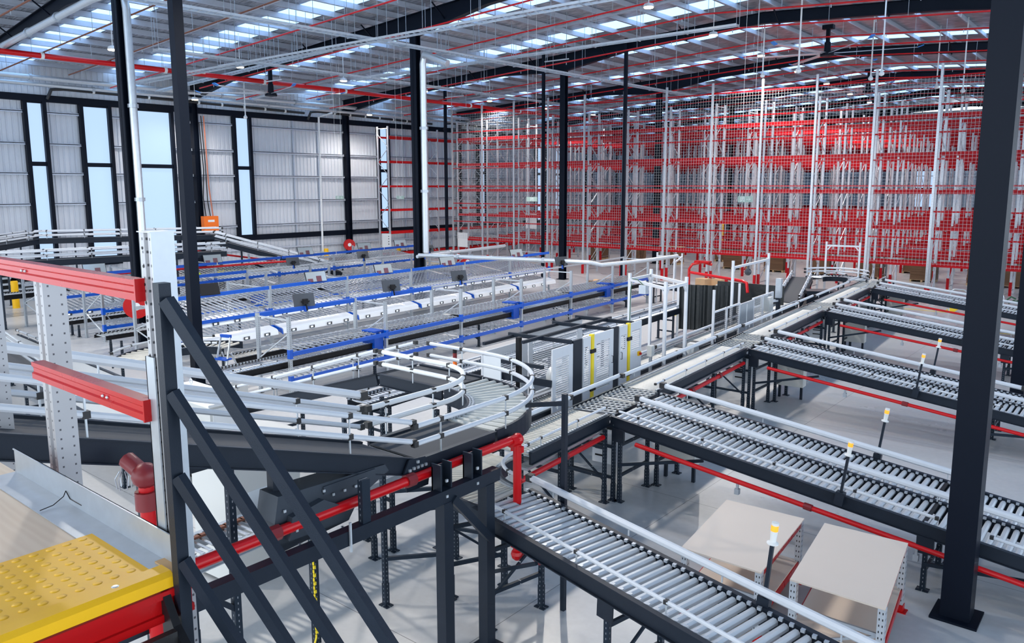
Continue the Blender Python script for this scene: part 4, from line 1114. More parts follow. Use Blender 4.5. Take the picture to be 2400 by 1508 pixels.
A = flow_rack(-16.43, 11.8, 6, 1.27, 'nearest blue rack with two levels of grey roller beds and blue guards at the posts', [], (1.2, .5), (-1.27,), 'zinc_bright', boxes=((1, 1.15), (3, 1.15), (5, 1.15)))
B = flow_rack(-22.3, 11.8, 6, 2.3, 'middle blue pick rack with sloped white shelf fronts and displays, behind the nearest one', [(1.2, 0), (.66, .45)], (1.28, .7), (.0,), slope=.35, diag=True)
Cx = flow_rack(-31.6, 11.8, 6, 2.3, 'farthest blue pick rack with sloped white shelf fronts and displays, near the left wall', [(1.25, -.4), (.66, 0)], (1.3, .7), (.2,), slope=.35)
D = flow_rack(-28.2, 12.2, 6, 1.3, 'blue rack with bare roller beds between the middle and the farthest pick racks', [], (1.1, .5), (-1.3,), 'zinc_bright', boxes=((2, 1.0), (5, 1.0)), h=1.9)
t = line('roller_conveyor', 'black framed roller table running inside the nearest blue rack and out of its left end', -17.05, .85, 10.2, 32.2, .95, pitch=.1, r=.02, rm='roller_steel', fm='black', fh=.16)
guide(t, [Vector(sY(-16.6, 10.2, 1.05)), Vector(sY(-16.6, 11.5, 1.05))], .015, posts=.6, base=.1, m='zinc_bright')
for Y in (10.5, 15, 20, 26, 31): legs(t, sY(-16.65, Y), sY(-17.45, Y), .78, (.4,), diag=True)
t = line('roller_conveyor', 'black edged roller conveyor along the foot of the middle pick rack', -19.7, .6, 12, 31, .62, pitch=.13, r=.025, rm='roller_light', fm='black', fh=.14)
for Y in (12.5, 18, 24, 30): legs(t, sY(-19.4, Y), sY(-20, Y), .45, ())
t = line('roller_conveyor', 'black edged roller conveyor between the middle and the farthest pick racks', -25.8, .7, 11, 31, .7, pitch=.14, r=.025, rm='grey_belt', fm='black', fh=.14)
for Y in (11.5, 16, 23, 30): legs(t, sY(-25.4, Y), sY(-26.2, Y), .5, ())
t = line('roller_conveyor', 'black edged roller conveyor at the foot of the farthest pick rack', -30.2, .6, 11.5, 31, .62, pitch=.14, r=.025, rm='roller', fm='black', fh=.14)
for Y in (12, 17, 24, 30): legs(t, sY(-29.9, Y), sY(-30.5, Y), .45, ())
# monitors (seen from behind) and sheet boards
def monitor(s, Y, z, label):
    t = thing('monitor', label, 'monitor', sY(s, Y, z), PHI+R(90-20), 'black monitors on the rack rails')
    m = part('housing', MB().quadbox([(-.3, -.02, 0), (.3, -.02, 0), (.3, .03, 0), (-.3, .03, 0), (-.3, .1, .36), (.3, .1, .36), (.3, .15, .36), (-.3, .15, .36)]), 'glass_dark', t)
    part('mount', MB().box(-.07, .07, -.1, -.0, .08, .22).bar((0, -.06, .15), (.05, -.05, -.12), .04, .04).box(-.12, .12, -.07, -.03, .12, .17), 'black', t)
    part('clip', MB().box(-.03, .05, -.06, .02, -.14, .02), 'blue', t)
monitor(-17.7, 20.2, 2.2, 'black monitor seen from behind on the top rail of the nearest blue rack, right one')
monitor(-17.7, 16.8, 2.2, 'black monitor seen from behind on the top rail of the nearest blue rack, middle one')
monitor(-17.7, 13.3, 2.15, 'black monitor seen from behind on the top rail of the nearest blue rack, left one')
monitor(-17.7, 27.0, 2.2, 'small dark monitor far along the top rail of the nearest blue rack')
monitor(-29.5, 14.9, 1.9, 'black monitor before the farthest pick rack, nearest to the slim left post')
monitor(-29.5, 21.6, 1.9, 'black monitor before the farthest pick rack, left of the white wall pipe')
monitor(-29.5, 26.0, 1.9, 'black monitor before the farthest pick rack, beside the yellow bollards')
monitor(-29.5, 31.0, 1.9, 'black monitor before the farthest pick rack, next to the middle column')
def board(s, Y, z, label, m='board'):
    t = thing('display_board', label, 'board', sY(s, Y, z), PHI+R(90-10), 'tilted boards on the rack beams')
    part('frame', MB().quadbox([(-.42, -.02, 0), (.42, -.02, 0), (.42, .0, 0), (-.42, .0, 0), (-.42, .12, .36), (.42, .12, .36), (.42, .14, .36), (-.42, .14, .36)]), 'black', t)
    part('sheet', MB().quadbox([(-.4, -.03, .01), (.4, -.03, .01), (.4, -.02, .01), (-.4, -.02, .01), (-.4, .1, .35), (.4, .1, .35), (.4, .11, .35), (-.4, .11, .35)]), m, t)
    if m == 'board': part('sticker', MB().quadbox([(-.35, -.036, .01), (-.15, -.036, .01), (-.15, -.03, .01), (-.35, -.03, .01), (-.35, .0, .12), (-.15, .0, .12), (-.15, .01, .12), (-.35, .01, .12)]).quadbox([(.0, -.036, .01), (.2, -.036, .01), (.2, -.03, .01), (.0, -.03, .01), (.0, .025, .2), (.2, .025, .2), (.2, .03, .2), (.0, .03, .2)]), 'maroon', t)
board(-22.25, 12.9, 2.12, 'dark tilted board on the top beam of the middle pick rack, leftmost', 'black')
board(-22.25, 17.3, 2.12, 'pale tilted board with two stickers on the middle pick rack, second from the left')
board(-22.25, 20.7, 2.12, 'pale tilted board on the middle pick rack, left of the middle black column')
board(-22.25, 24.6, 2.12, 'pale tilted board on the middle pick rack, right of the middle black column')
board(-22.25, 29.8, 2.12, 'pale tilted board on the middle pick rack, last one on the right')
board(-31.4, 18.6, 2.15, 'pale tilted board on the farthest pick rack, in front of the yellow vests')
board(-31.4, 23.8, 2.15, 'pale tilted board on the farthest pick rack, left of the white wall pipe')
board(-31.4, 27.8, 2.15, 'pale tilted board on the farthest pick rack, right of the white wall pipe')
board(-31.4, 30.6, 2.15, 'pale tilted board on the farthest pick rack, near the middle column')
board(-31.4, 13.4, 2.15, 'pale tilted board on the farthest pick rack, above the red rail at left')
# step ladder
t = thing('step_ladder', 'aluminium step ladder with blue steps standing at the end of the blue racks', 'ladder', (-19.65, 11.35, 0), R(15))
for sx in (-.22, .22):
    part('rail', MB().bar((sx, -.35, 0), (sx*.75, .05, 1.45), .025, .05), 'zinc_bright', t)
    part('rear_leg', MB().bar((sx*1.1, .5, 0), (sx*.75, .05, 1.0), .02, .04), 'zinc_bright', t)
for z in (.45, .85): part('step', MB().box(-.22, .22, -.35+z*.27-.1, -.35+z*.27+.14, z-.02, z+.02), 'blue_plastic', t)
part('grip', MB().box(-.18, .18, .02, .09, 1.42, 1.5), 'blue_plastic', t)
part('tie', MB().box(-.22, .22, .35, .37, .25, .28), 'zinc', t)
# electrical cabinet by the stair and others
t = thing('machine_cabinet', 'large white cabinet with a lifting eye standing behind the raised conveyor rails', 'cabinet', (-14.0, 7.55, 0), R(0))
part('body', MB().box(-1.0, .9, -.35, .35, .1, 1.55), 'cabinet', t)
part('lid', MB().box(-1.05, .95, -.4, .4, 1.55, 1.6), 'white', t)
part('eye_bolt', MB().tube([(-.75+.05*math.cos(a*.7), .2, 1.67+.05*math.sin(a*.7)) for a in range(10)], .012, 6), 'zinc_bright', t)
part('door', MB().box(.9, .92, -.3, .3, .15, 1.5), 'white', t)
part('plinth', MB().box(-.9, .8, -.3, .3, 0, .1), 'black', t)
cabinet(-16.9, 9.9, .25, .95, .5, .5, 'small white cabinet on feet under the dark curved conveyor', lab=None)
t = thing('equipment_enclosure', 'tall off-white enclosure with a small window standing under the near sloping belt', 'enclosure', (-9.9, 6.0, 0), PHI)
part('body', MB().box(-.5, .35, -.6, .6, .05, 2.0), 'cabinet', t); part('plinth', MB().box(-.45, .3, -.55, .55, 0, .05), 'black', t)
part('window', MB().box(.35, .36, -.3, .1, .9, 1.3), 'white_gloss', t)

# ------------------------------------------------------------------ merge belts at left
def flat(name, label, P0, P1, w, m, fm='slate', fh=.12, grp=None, lg=True, z=None):
    t = conveyor(name, label, P0, P1, w, bed=m, fm=fm, fh=fh, group=grp)
    if lg:
        P0 = Vector(P0); P1 = Vector(P1); a = (P1-P0).normalized(); b = Vector((a.y, -a.x, 0)).normalized()
        for s in (.15, .85):
            P = P0+(P1-P0)*s; legs(t, P+b*w*.48, P-b*w*.48, P.z-.15, (.4,))
    return t
f1 = flat('merge_belt', 'wide pale merge belt, rear lane, running towards the left edge behind the shiny divider', (-26.5, 8.2, 1.1), (-13.6, 7.35, 1.1), .72, 'grey_belt')
f2 = flat('merge_belt', 'wide pale merge belt, front lane, in front of the shiny divider at left', (-21.5, 7.05, 1.1), (-13.2, 6.45, 1.1), .68, 'grey_belt')
solo('divider_guide', MB().bar((-21, 7.42, 1.2), (-13.6, 6.93, 1.2), .16, .14), 'zinc_bright', 'shiny steel divider between the two pale merge belts', 'guide')
guide(f1, off(f1, -1, .02, .14, 0, .42), .03, posts=.8, base=.14, m='zinc_bright')
tl = curve('roller_curve', 'beige curve with dark frame feeding the merge belt from the blue racks', (-19.6, 10.4), 1.0, 1.9, PI*.6, PI*1.35, 1.1, 20, 'roller_beige')
guide(tl, arc((-19.6, 10.4), 1.95, PI*.75, PI*1.3, 1.25), .03, posts=1.0, m='zinc_bright'); guide(tl, arc((-19.6, 10.4), .95, PI*.6, PI*1.35, 1.25), .03, posts=.6)
for a in (PI*.7, PI*1.0, PI*1.25): legs(tl, (-19.6+1.0*math.cos(a), 10.4+1.0*math.sin(a)), (-19.6+1.8*math.cos(a), 10.4+1.8*math.sin(a)), .9, (.4,))
solo('chute_side', MB().prism([(-25.6, 1.1), (-22.5, 1.1), (-22.2, 1.3), (-25.6, 2.3)], 'y', 6.9, 6.94), 'cabinet', 'plain pale side sheet beside the far left merge belt', 'side sheet')
t = conveyor('belt_conveyor', 'steep shiny-sided belt coming down at the far left edge to the merge belt', (-27.6, 5.9, 3.1), (-20.4, 6.75, 1.15), .7, bed='belt', fm='zinc_bright', fh=.16)
guide(t, off(t, -1, .02, .18), .03, posts=1.2, double=.12, m='zinc_bright')
legs(t, (-25, 5.8), (-25, 6.6), 2.2, (.3, .7))
t = line('roller_conveyor', 'dark roller conveyor at far left in front of the yellow bollard', -37.2, .8, 10, 14.5, .95, pitch=.12, r=.03, rm='roller', fm='black', fh=.2)
for Y in (10.6, 14): legs(t, sY(-36.8, Y), sY(-37.6, Y), .75, (.4,))
# raised accumulation loop at the far left
def raised(label, pts, w=.7, seglen=None, **k):
    out = []
    for i, (p, q) in enumerate(zip(pts, pts[1:])):
        t = conveyor('raised_conveyor', label[i], p, q, w, bed='belt', fh=.24, group='raised loop conveyors at far left')
        guide(t, off(t, -1, .03, .18), .04, posts=1.6, double=.2, base=.18); guide(t, off(t, 1, .03, .18), .04, posts=1.6, double=.2, base=.18)
        P = Vector(p).lerp(Vector(q), .5); a = (Vector(q)-Vector(p)).normalized(); b = Vector((a.y, -a.x, 0)).normalized()
        for s in (.2, .8):
            P = Vector(p).lerp(Vector(q), s)
            if P.z > 1.2: legs(t, P+b*w*.5, P-b*w*.5, P.z-.2, (.3, .6, .9), diag=True)
        out.append(t)
    return out
raised(['raised conveyor entering from the left edge before the windows', 'raised conveyor along the left wall in front of the windows, with round rails'],
       [(-37.3, 8.6, 2.75), (-42.3, 14.8, 3.0), (-39.2, 22.8, 2.95)])
raised(['lower raised conveyor passing level before the windows behind the red rail'], [(-35.4, 8.8, 2.6), (-33.2, 19.4, 2.6)])
raised(['long belt conveyor sloping down to the right from the raised loop towards the blue racks'], [(-37.6, 21.5, 2.85), (-34.2, 26.8, .95)], w=.8)
pipe('loop_pipe', [(-33.6, 12, 1.95), (-32.6, 22.5, 1.95)], .05, 'red_pipe', 'red pipe under the raised loop conveyor before the left wall')
pipe('loop_pipe', [(-38.6, 20, 2.4), (-36, 27, 1.1)], .05, 'red_pipe', 'red pipe under the sloping belt near the yellow vests')
# roller reels / stacked silver coils at far left
for k, (x, y) in enumerate(((-44.5, 13.4), (-44.5, 15.2))):
    t = thing('pipe_stack', 'stack of long silver rails on the floor below the left windows, %s' % ('nearer one', 'farther one')[k], 'pipe stack', (x, y, 0))
    m = MB()
    for i in range(5): m.box(-.6, .6, -.8, .8, .1+i*.3, .2+i*.3)
    part('rails', m, 'zinc_bright', t); part('skid', MB().box(-.5, -.4, -.7, .7, 0, 1.4).box(.4, .5, -.7, .7, 0, 1.4), 'black', t)
# wall-side hose reels
def reel(x, y, z, r, rz, label, mount=True):
    t = thing('hose_reel', label, 'hose reel', (x, y, z), rz)
    part('flange', MB().tube([(0, -.09, 0), (0, -.07, 0)], r, 24), 'red', t, smooth=True); part('flange', MB().tube([(0, .09, 0), (0, .11, 0)], r, 24), 'red', t, smooth=True)
    part('hose', MB().tube([(0, -.07, 0), (0, .09, 0)], r*.82, 20), 'black', t, smooth=True)
    part('hub', MB().tube([(0, -.105, 0), (0, -.09, 0)], r*.32, 16), 'white', t)
    return t
reel(XW+.75, 37.9, 1.2, .42, R(65), 'red fire hose reel on the black wall column right of the yellow bollard')
reel(-36.7, 39.4, .45, .45, R(60), 'red fire hose reel on the floor before the racks, behind the silver overhead pipe')
reel(-27.75, 12.78, 1.35, .43, R(55), 'red hose reel with a white hub on the left black column')

# ------------------------------------------------------------------ people behind the loop
def person(x, y, rz, label, vest, lean=0.):
    t = thing('person', label, 'person', (x, y, 0), rz)
    sk = [(0, 0, .93, .15, .11), (0, 0, 1.12, .14, .1), (0, .0, 1.32, .17, .12), (0, 0, 1.46, .1, .08), (0, 0, 1.53, .055, .055)]
    me = bpy.data.meshes.new('body'); V = []; Ed = []; rad = []
    def add(p, r, j=None):
        V.append(p); rad.append(r)
        if j is not None: Ed.append((j, len(V)-1))
        return len(V)-1
    pv = add((0, 0, .95), (.15, .12)); ch = add((0, lean*.1, 1.18), (.15, .1), pv); sh = add((0, lean*.2, 1.4), (.17, .1), ch); nk = add((0, lean*.25, 1.52), (.06, .06), sh); hd = add((0, lean*.3, 1.62), (.09, .1), nk); add((0, lean*.3, 1.74), (.075, .085), hd)
    for sx in (-1, 1):
        h = add((sx*.1, 0, .86), (.09, .1), pv); kn = add((sx*.11, .03, .48), (.06, .065), h); an = add((sx*.12, 0, .1), (.045, .05), kn); add((sx*.13, .14, .05), (.045, .04), an)
        s = add((sx*.2, lean*.2, 1.4), (.065, .065), sh); el = add((sx*.27, .03, 1.13), (.045, .045), s); wr = add((sx*.22, .24, .98), (.032, .03), el); hn = add((sx*.2, .32, .96), (.035, .02), wr)
        for q in range(5): add((sx*.2+(q-2)*.018, .39 if q else .34, .95+(.02 if q == 0 else 0)), (.009, .009), hn)
    me.from_pydata(V, Ed, []); me.update(); me.materials.append(M['cloth_dark'])
    b = link('body', me, t); md = b.modifiers.new('skin', 'SKIN'); b.modifiers.new('sub', 'SUBSURF').levels = 1
    b.modifiers['sub'].render_levels = 1
    for i, r in enumerate(rad): me.skin_vertices[0].data[i].radius = r
    me.skin_vertices[0].data[0].use_root = True
    part('vest', MB().lathe([(.19, .9), (.2, 1.05), (.21, 1.25), (.22, 1.38), (.12, 1.48)], (0, lean*.15, 0), 14), vest, t, smooth=True)
    vb = MB()
    for z in (1.05, 1.2): vb.lathe([(.212, z), (.217, z+.05)], (0, lean*.15, 0), 14)
    part('reflective_band', vb, 'white', t)
    part('face', MB().ball((0, lean*.3+.03, 1.66), .095, 10, 8, (.85, 1, 1.15)), 'skin', t, smooth=True)
    part('hair', MB().ball((0, lean*.3-.01, 1.71), .105, 10, 6, (.9, 1, .9)), 'hair', t, smooth=True)
person(-35.6, 19.3, R(160), 'person in a lime hi-vis vest standing behind the blue racks, left one', 'hivis')
person(-35.4, 20.5, R(200), 'person in a yellow hi-vis top standing behind the blue racks, right of the pair', 'hivis_yellow')

# ------------------------------------------------------------------ sealing machine with slotted guards
t = thing('sealing_machine', 'carton sealing machine behind slotted light metal guard doors with yellow edge strips', 'machine', sY(-8.0, 11.84), PHI)
def slotted(name, y0, y1, z0, z1, x, sl=None, parent=None, dz=.045):
    """thin guard door with a field of horizontal slots (sl = y0,y1,z0,z1 of the slots)"""
    mb = MB()
    if sl is None: mb.box(x-.015, x+.015, y0, y1, z0, z1)
    else:
        a, b, c, d = sl
        mb.box(x-.015, x+.015, y0, a, z0, z1).box(x-.015, x+.015, b, y1, z0, z1).box(x-.015, x+.015, a, b, z0, c).box(x-.015, x+.015, a, b, d, z1)
        z = c
        while z < d: mb.box(x-.012, x+.012, a, b, z, z+dz*.45); z += dz
    return part(name, mb, 'white_metal', parent)
zb, ztp = 1.12, 2.42
slotted('guard_panel', 0, .75, zb-.1, ztp, .02, (.12, .6, zb+.12, ztp-.2), t)
part('post_panel', MB().box(0, .04, .76, 1.1, .1, ztp+.05), 'slate', t)
d1 = slotted('guard_door', 1.12, 1.42, zb-.05, ztp+.05, .04, (1.16, 1.38, zb+.2, ztp-.15), t)
part('edge_strip', MB().box(.0, .07, 1.44, 1.54, .55, ztp+.08), 'yellow_strip', t)
d2 = slotted('guard_door', 1.56, 2.4, zb-.0, ztp+.06, .04, (1.66, 2.24, zb+.15, ztp-.12), t)
part('post_panel', MB().box(0, .04, 2.42, 2.66, .1, ztp+.08), 'slate', t)
d3 = slotted('guard_door', 2.68, 3.05, zb+.02, ztp+.06, .04, (2.75, 3.0, ztp-.5, ztp-.15), t)
part('edge_strip', MB().box(.0, .07, 3.07, 3.17, .6, ztp+.08), 'yellow_strip', t)
d4 = slotted('guard_door', 3.19, 3.75, zb+.02, ztp+.06, .04, (3.26, 3.68, ztp-.6, ztp-.12), t)
for d in (d2, d3):
    y = 2.33 if d is d2 else 2.75
    part('handle', MB().tube([(.055, y, 1.75), (.09, y, 1.75), (.09, y, 1.9), (.055, y, 1.9)], .008, 6), 'black', d)
for y in (1.49, 3.12):
    for z in (1.35, 2.15): part('hinge', MB().box(.055, .09, y-.1, y+.1, z-.04, z+.04), 'black', t)
b = part('stop_button', MB().box(.055, .09, 3.56, 3.66, 1.68, 1.78), 'yellow', t); part('button', MB().tube([(.09, 3.61, 1.73), (.13, 3.61, 1.73)], .03, 10), 'red', b)
# rear guards, roof bars, internals
slotted('guard_panel', -.3, 1.3, .9, 2.25, -1.45, (-.1, 1.1, 1.3, 2.1), t); slotted('guard_panel', 1.35, 3.6, 1.0, 2.4, -1.45, (1.5, 3.4, 1.3, 2.2), t)
slotted('guard_panel', -.35, -.3, .3, 2.2, -1.4, None, t)
part('end_sheet', MB().box(-1.43, -.95, -.34, -.31, .35, 2.2), 'white_gloss', t)
part('mast', MB().box(-.9, -.82, .1, .2, .5, 2.55), 'black', t); part('scale', MB().box(-.815, -.81, .12, .18, .7, 1.7), 'zinc_bright', t)
part('base_cabinet', MB().box(-1.3, -.5, .2, 3.6, .1, .95), 'zinc', t)
rf = MB()
rf.box(-1.45, .02, -.33, -.27, 2.1, 2.17).box(-1.42, -1.36, -.3, 3.6, 2.4, 2.46).box(-.7, -.64, .0, 3.6, 2.46, 2.52)
part('roof_bar', rf, 'slate', t)
for y in (.7, 2.4, 3.4): part('roof_bar', MB().box(-1.5, .02, y-.03, y+.03, 2.42, 2.5), 'slate', t)
for y, z in ((.45, 1.8), (2.0, 1.95), (2.0, 1.6)): part('tape_roll', MB().tube([(-.3, y, z), (-.2, y, z)], .17, 18), 'white_plastic', t, smooth=True)
part('carriage', MB().box(-.8, -.2, 1.2, 3.0, 1.3, 1.45).box(-.5, -.4, 1.2, 1.3, 1.45, 2.1), 'zinc_bright', t)
part('side_arm', MB().bar((-1.3, -.32, 1.85), (.02, .0, 1.75), .03, .14), 'slate', t)
t = thing('signal_tower', 'red and amber signal light on a short pole beside the sealing machine', 'signal light', sY(-10.6, 11.9, 1.1))
part('pole', MB().lathe([(.025, -.1), (.02, .5)], seg=8), 'zinc', t); part('collar', MB().lathe([(.045, .48), (.045, .6)], seg=12), 'slate', t)
part('amber_segment', MB().lathe([(.045, .6), (.045, .72)], seg=12), 'orange', t); part('red_segment', MB().lathe([(.045, .72), (.045, .9)], seg=12), 'dark_red', t); part('cap', MB().lathe([(.045, .9), (.045, 1.02), (.02, 1.03)], seg=12), 'black', t)
solo('signal_mount', MB().box(-12.3, -11.32, 11.85, 11.95, .96, 1.02), 'slate', 'small dark bracket carrying the signal light', 'bracket')
# white aluminium gantries
def gantry(name, label, P, h, rails, w=.07, foot=0):
    t = thing(name, label, 'gantry', (P[0][0], P[0][1], 0))
    for p in P: part('post', MB().box(p[0]-w/2, p[0]+w/2, p[1]-w/2, p[1]+w/2, foot, h+.12), 'white_metal', t, world=True)
    for i, j, z in rails: part('rail', MB().bar((P[i][0], P[i][1], z), (P[j][0], P[j][1], z), w, w), 'white_metal', t, world=True)
    g = MB()
    for i, j, z in rails:
        a = (Vector((P[j][0]-P[i][0], P[j][1]-P[i][1], 0))).normalized()
        for q, s in ((i, 1), (j, -1)):
            c = Vector((P[q][0], P[q][1], z)); g.bar(c+a*s*.05+Vector((0, 0, -.18)), c+a*s*.2, .02, .05, up=(0, 0, 1))
    part('gusset', g, 'white_metal', t, world=True)
    return t
P = [sY(-7.95, 16.4+.0)[:2], sY(-7.95, 17.6)[:2], sY(-9.5, 16.4+.9)[:2], sY(-9.5, 18.5)[:2]]
P = [(-9.27, 17.0), (-9.36, 18.25), (-10.95, 18.1), (-11.05, 19.4)]
gantry('scanner_gantry', 'tall white aluminium portal frame over the tan conveyor with a small camera', P, 3.1, ((0, 1, 3.05), (2, 3, 3.05), (0, 2, 3.05), (1, 3, 3.05)))
t = thing('scanner_camera', 'small camera with a green cable hung under the portal frame rail', 'camera', (-10.2, 17.55, 2.95))
part('body', MB().box(-.1, .1, -.08, .08, -.16, .06), 'zinc', t); part('cable', MB().tube([(0, 0, .05), (-.3, .2, .16), (-.62, .45, .14), (-.7, .52, -.3), (-.7, .5, -1.2)], .012, 6), 'plant', t)
t = thing('scanner_motor', 'rounded grey motor housing beside the tan conveyor under the portal frame', 'motor', sY(-7.95, 18.6, .95), PHI)
part('body', MB().prism([(-.25, 0), (.25, 0), (.3, .2), (.1, .5), (-.1, .5)], 'x', -.1, .1), 'cabinet', t); part('ring', MB().tube([(-.0, .25+.14*math.cos(a*.6), .25+.14*math.sin(a*.6)) for a in range(11)], .02, 6), 'white', t)
part('stand', MB().box(-.05, .05, -.2, .2, -.95, 0), 'slate', t)
t = thing('junction_box', 'small grey box with cables on the right edge of the sealing machine', 'junction box', sY(-7.95, 16.1, 1.55), PHI)
part('body', MB().box(-.06, .06, -.08, .08, 0, .25), 'cabinet', t); part('stand', MB().box(-.03, .03, -.03, .03, -1.55, 0), 'zinc', t)
P2 = [(-10.35, 26.5), (-10.15, 23.1)]
gantry('scanner_gantry', 'white portal with a camera in front of the strapping cell and the dark belt ramp', [(-10.32, 23.2), (-10.58, 26.7)], 3.1, ((0, 1, 3.0),), foot=0)
t = thing('scanner_camera', 'small black camera hanging from the portal before the belt ramp', 'camera', (-10.42, 24.6, 2.75)); part('body', MB().ball((0, 0, 0), .12, 8, 6).box(-.03, .03, -.03, .03, .1, .22), 'glass_dark', t)
gantry('scanner_gantry', 'far narrow white portal standing over the roller curve at the end of the main line', [(-11.45, 35.4), (-10.1, 35.6)], 3.0, ((0, 1, 2.95),), foot=0)
t = thing('label_unit', 'grey tower with a printer arm standing between the portal and the belt ramp', 'printer', (-9.75, 25.6, 0), PHI)
part('column', MB().box(-.06, .06, -.06, .06, 0, 2.0), 'slate', t); part('head', MB().box(-.09, .09, -.09, .09, 1.85, 2.5), 'zinc', t); part('arm', MB().bar((0, 0, 1.75), (-.1, -1.0, 1.8), .05, .05), 'white_metal', t); part('printer', MB().box(-.2, .1, -1.25, -.9, 1.55, 2.0), 'cabinet', t)
# strapping cell: fence, black curtain, grey panels
t = thing('safety_fence', 'waist-high white framed mesh fence along the strapping cell', 'fence', sY(-7.95, 20.0), PHI)
for i, y in enumerate((0, 1.0, 2.05, 3.3, 4.2, 5.2)):
    part('post', MB().box(-.03, .03, y-.03, y+.03, 0, 2.7 if i in (0,) else 2.1), 'white_metal', t)
for y0, y1 in ((0, 1.0), (1.0, 2.05), (3.3, 4.2), (4.2, 5.2)):
    part('top_rail', MB().box(-.02, .02, y0, y1, 2.05, 2.1).box(-.02, .02, y0, y1, 1.0, 1.05), 'white_metal', t)
    m = MB(); y = y0+.08
    while y < y1: m.box(-.004, .004, y-.004, y+.004, 1.05, 2.05); y += .06
    z = 1.1
    while z < 2.05: m.box(-.004, .004, y0, y1, z-.004, z+.004); z += .06
    part('mesh', m, 'slate' if y0 < 2 else 'mesh_wire', t)
part('door_panel', MB().box(-.03, .03, 2.1, 3.25, .3, 2.05), 'zinc', t); part('door_strip', MB().box(.03, .035, 2.62, 2.68, .4, 2.0), 'white', t)
t = thing('curtain_frame', 'black heavy curtain hung on a white frame round the strapping cell', 'curtain', (-13.5, 25.7, 0), R(22))
part('post', MB().box(-.04, .04, -.04, .04, 0, 2.1).box(2.1, 2.18, -.04, .04, 0, 2.1), 'white_metal', t)
cv = []
for i in range(41):
    cv.append((.05+i*.05, .04*math.sin(i*1.1)+.02*math.sin(i*2.7)))
mb = MB()
for z in (.35, 2.0):
    for (x, y) in cv: mb.v.append((x, y, z))
for i in range(40): mb.f.append((i, i+1, i+42, i+41))
part('curtain', mb, 'curtain', t)
solo('low_curtain', MB().box(-13.2, -10.6, 28.3, 28.36, 1.1, 1.9), 'curtain', 'low black curtain behind the strapping cell below the cartons', 'curtain')
solo('cell_cabinet', MB().box(-13.2, -11.2, 28.4, 29.2, 0, 1.7).box(-13.3, -11.1, 28.38, 29.25, 1.7, 1.75), 'cabinet', 'pale machine cabinet behind the black curtain', 'cabinet')
pipe('barrier_pipe', [(-15.0, 29.6, 2.0), (-12.1, 28.1, 2.0), (-11.9, 28.0, 1.95), (-11.8, 27.9, 1.6)], .06, 'red_pipe', 'orange red pipe rail above the strapping cell in front of the stacked cartons')
solo('pipe_post', MB().box(-13.0, -12.9, 28.5, 28.6, 0, 1.98), 'red_pipe', 'short red post holding the pipe rail over the strapping cell', 'post')
# cartons
for k, (x, y, z, wx, wy, h) in enumerate(((-17.5, 35.6, .15, .6, .55, .5), (-16.9, 35.9, .15, .55, .55, .48), (-16.3, 36.1, .15, .6, .5, .5), (-17.2, 35.3, .66, .6, .5, .42), (-16.5, 35.6, .66, .6, .5, .42))):
    t = thing('carton', 'sealed light brown carton on the pallet behind the red pipe rail, %s of five' % ('lower left', 'lower middle', 'lower right', 'upper left', 'upper right')[k], 'carton', (x, y, z), R(-15), 'cartons behind the red pipe rail')
    part('box', MB().box(-wx/2, wx/2, -wy/2, wy/2, 0, h), 'carton', t); part('tape', MB().box(-.03, .03, -wy/2-.002, wy/2+.002, h*.6, h+.003), 'pallet', t)
p = thing('wooden_pallet', 'wooden pallet under the light brown cartons behind the red pipe rail', 'pallet', (-17, 35.7, 0), R(-15)); part('deck', MB().box(-1.0, 1.0, -.6, .6, .1, .145), 'pallet', p); part('bearer', MB().box(-.9, .9, -.55, -.45, 0, .1).box(-.9, .9, -.05, .05, 0, .1).box(-.9, .9, .45, .55, 0, .1), 'pallet', p)
for k, (x, y) in enumerate(((-20.3, 30.5), (-19.6, 30.9), (-20.0, 31.4))):
    t = thing('open_carton', 'open brown carton with flaps behind the middle pick rack, %s' % ('left', 'right', 'rear')[k], 'carton', (x, y, .0), R(20*k), 'open cartons behind the pick rack')
    part('box', MB().box(-.3, .3, -.22, -.21, .8, 1.15).box(-.3, .3, .21, .22, .8, 1.15).box(-.3, -.29, -.22, .22, .8, 1.15).box(.29, .3, -.22, .22, .8, 1.15).box(-.3, .3, -.22, .22, .8, .81), 'carton', t)
    parts('flap', MB().bar((0, -.22, 1.15), (0, -.4, 1.22), .6, .01).bar((0, .22, 1.15), (0, .38, 1.2), .6, .01), 'carton', t)
t = thing('packing_table', 'small steel table under the open cartons behind the pick rack', 'table', (-19.95, 30.95, 0)); part('top', MB().box(-.8, .8, -.8, .8, .75, .8), 'zinc', t)
for sx in (-.7, .7):
    for sy in (-.7, .7): part('leg', MB().box(sx-.03, sx+.03, sy-.03, sy+.03, 0, .75), 'zinc', t)
# blue plastic pallets on a stack behind the farthest lane
for k in range(4):
    t = thing('plastic_pallet', '%s plastic pallet on the stack beyond the farthest lane, %s' % (('black', 'black', 'black', 'bright blue')[k], ('lowest', 'second from the bottom', 'third from the bottom', 'topmost')[k]), 'pallet', (-9.9, 42.6-1.6, k*.155), R(5), 'stacked plastic pallets')
    part('deck', MB().box(-.6, .6, -.5, .5, .11, .15), 'blue_plastic' if k == 3 else 'black_plastic', t)
    m = MB()
    for sx in (-.5, 0, .5):
        for sy in (-.4, 0, .4): m.box(sx-.09, sx+.09, sy-.08, sy+.08, 0, .11)
    part('foot', m, 'blue_plastic' if k == 3 else 'black_plastic', t)
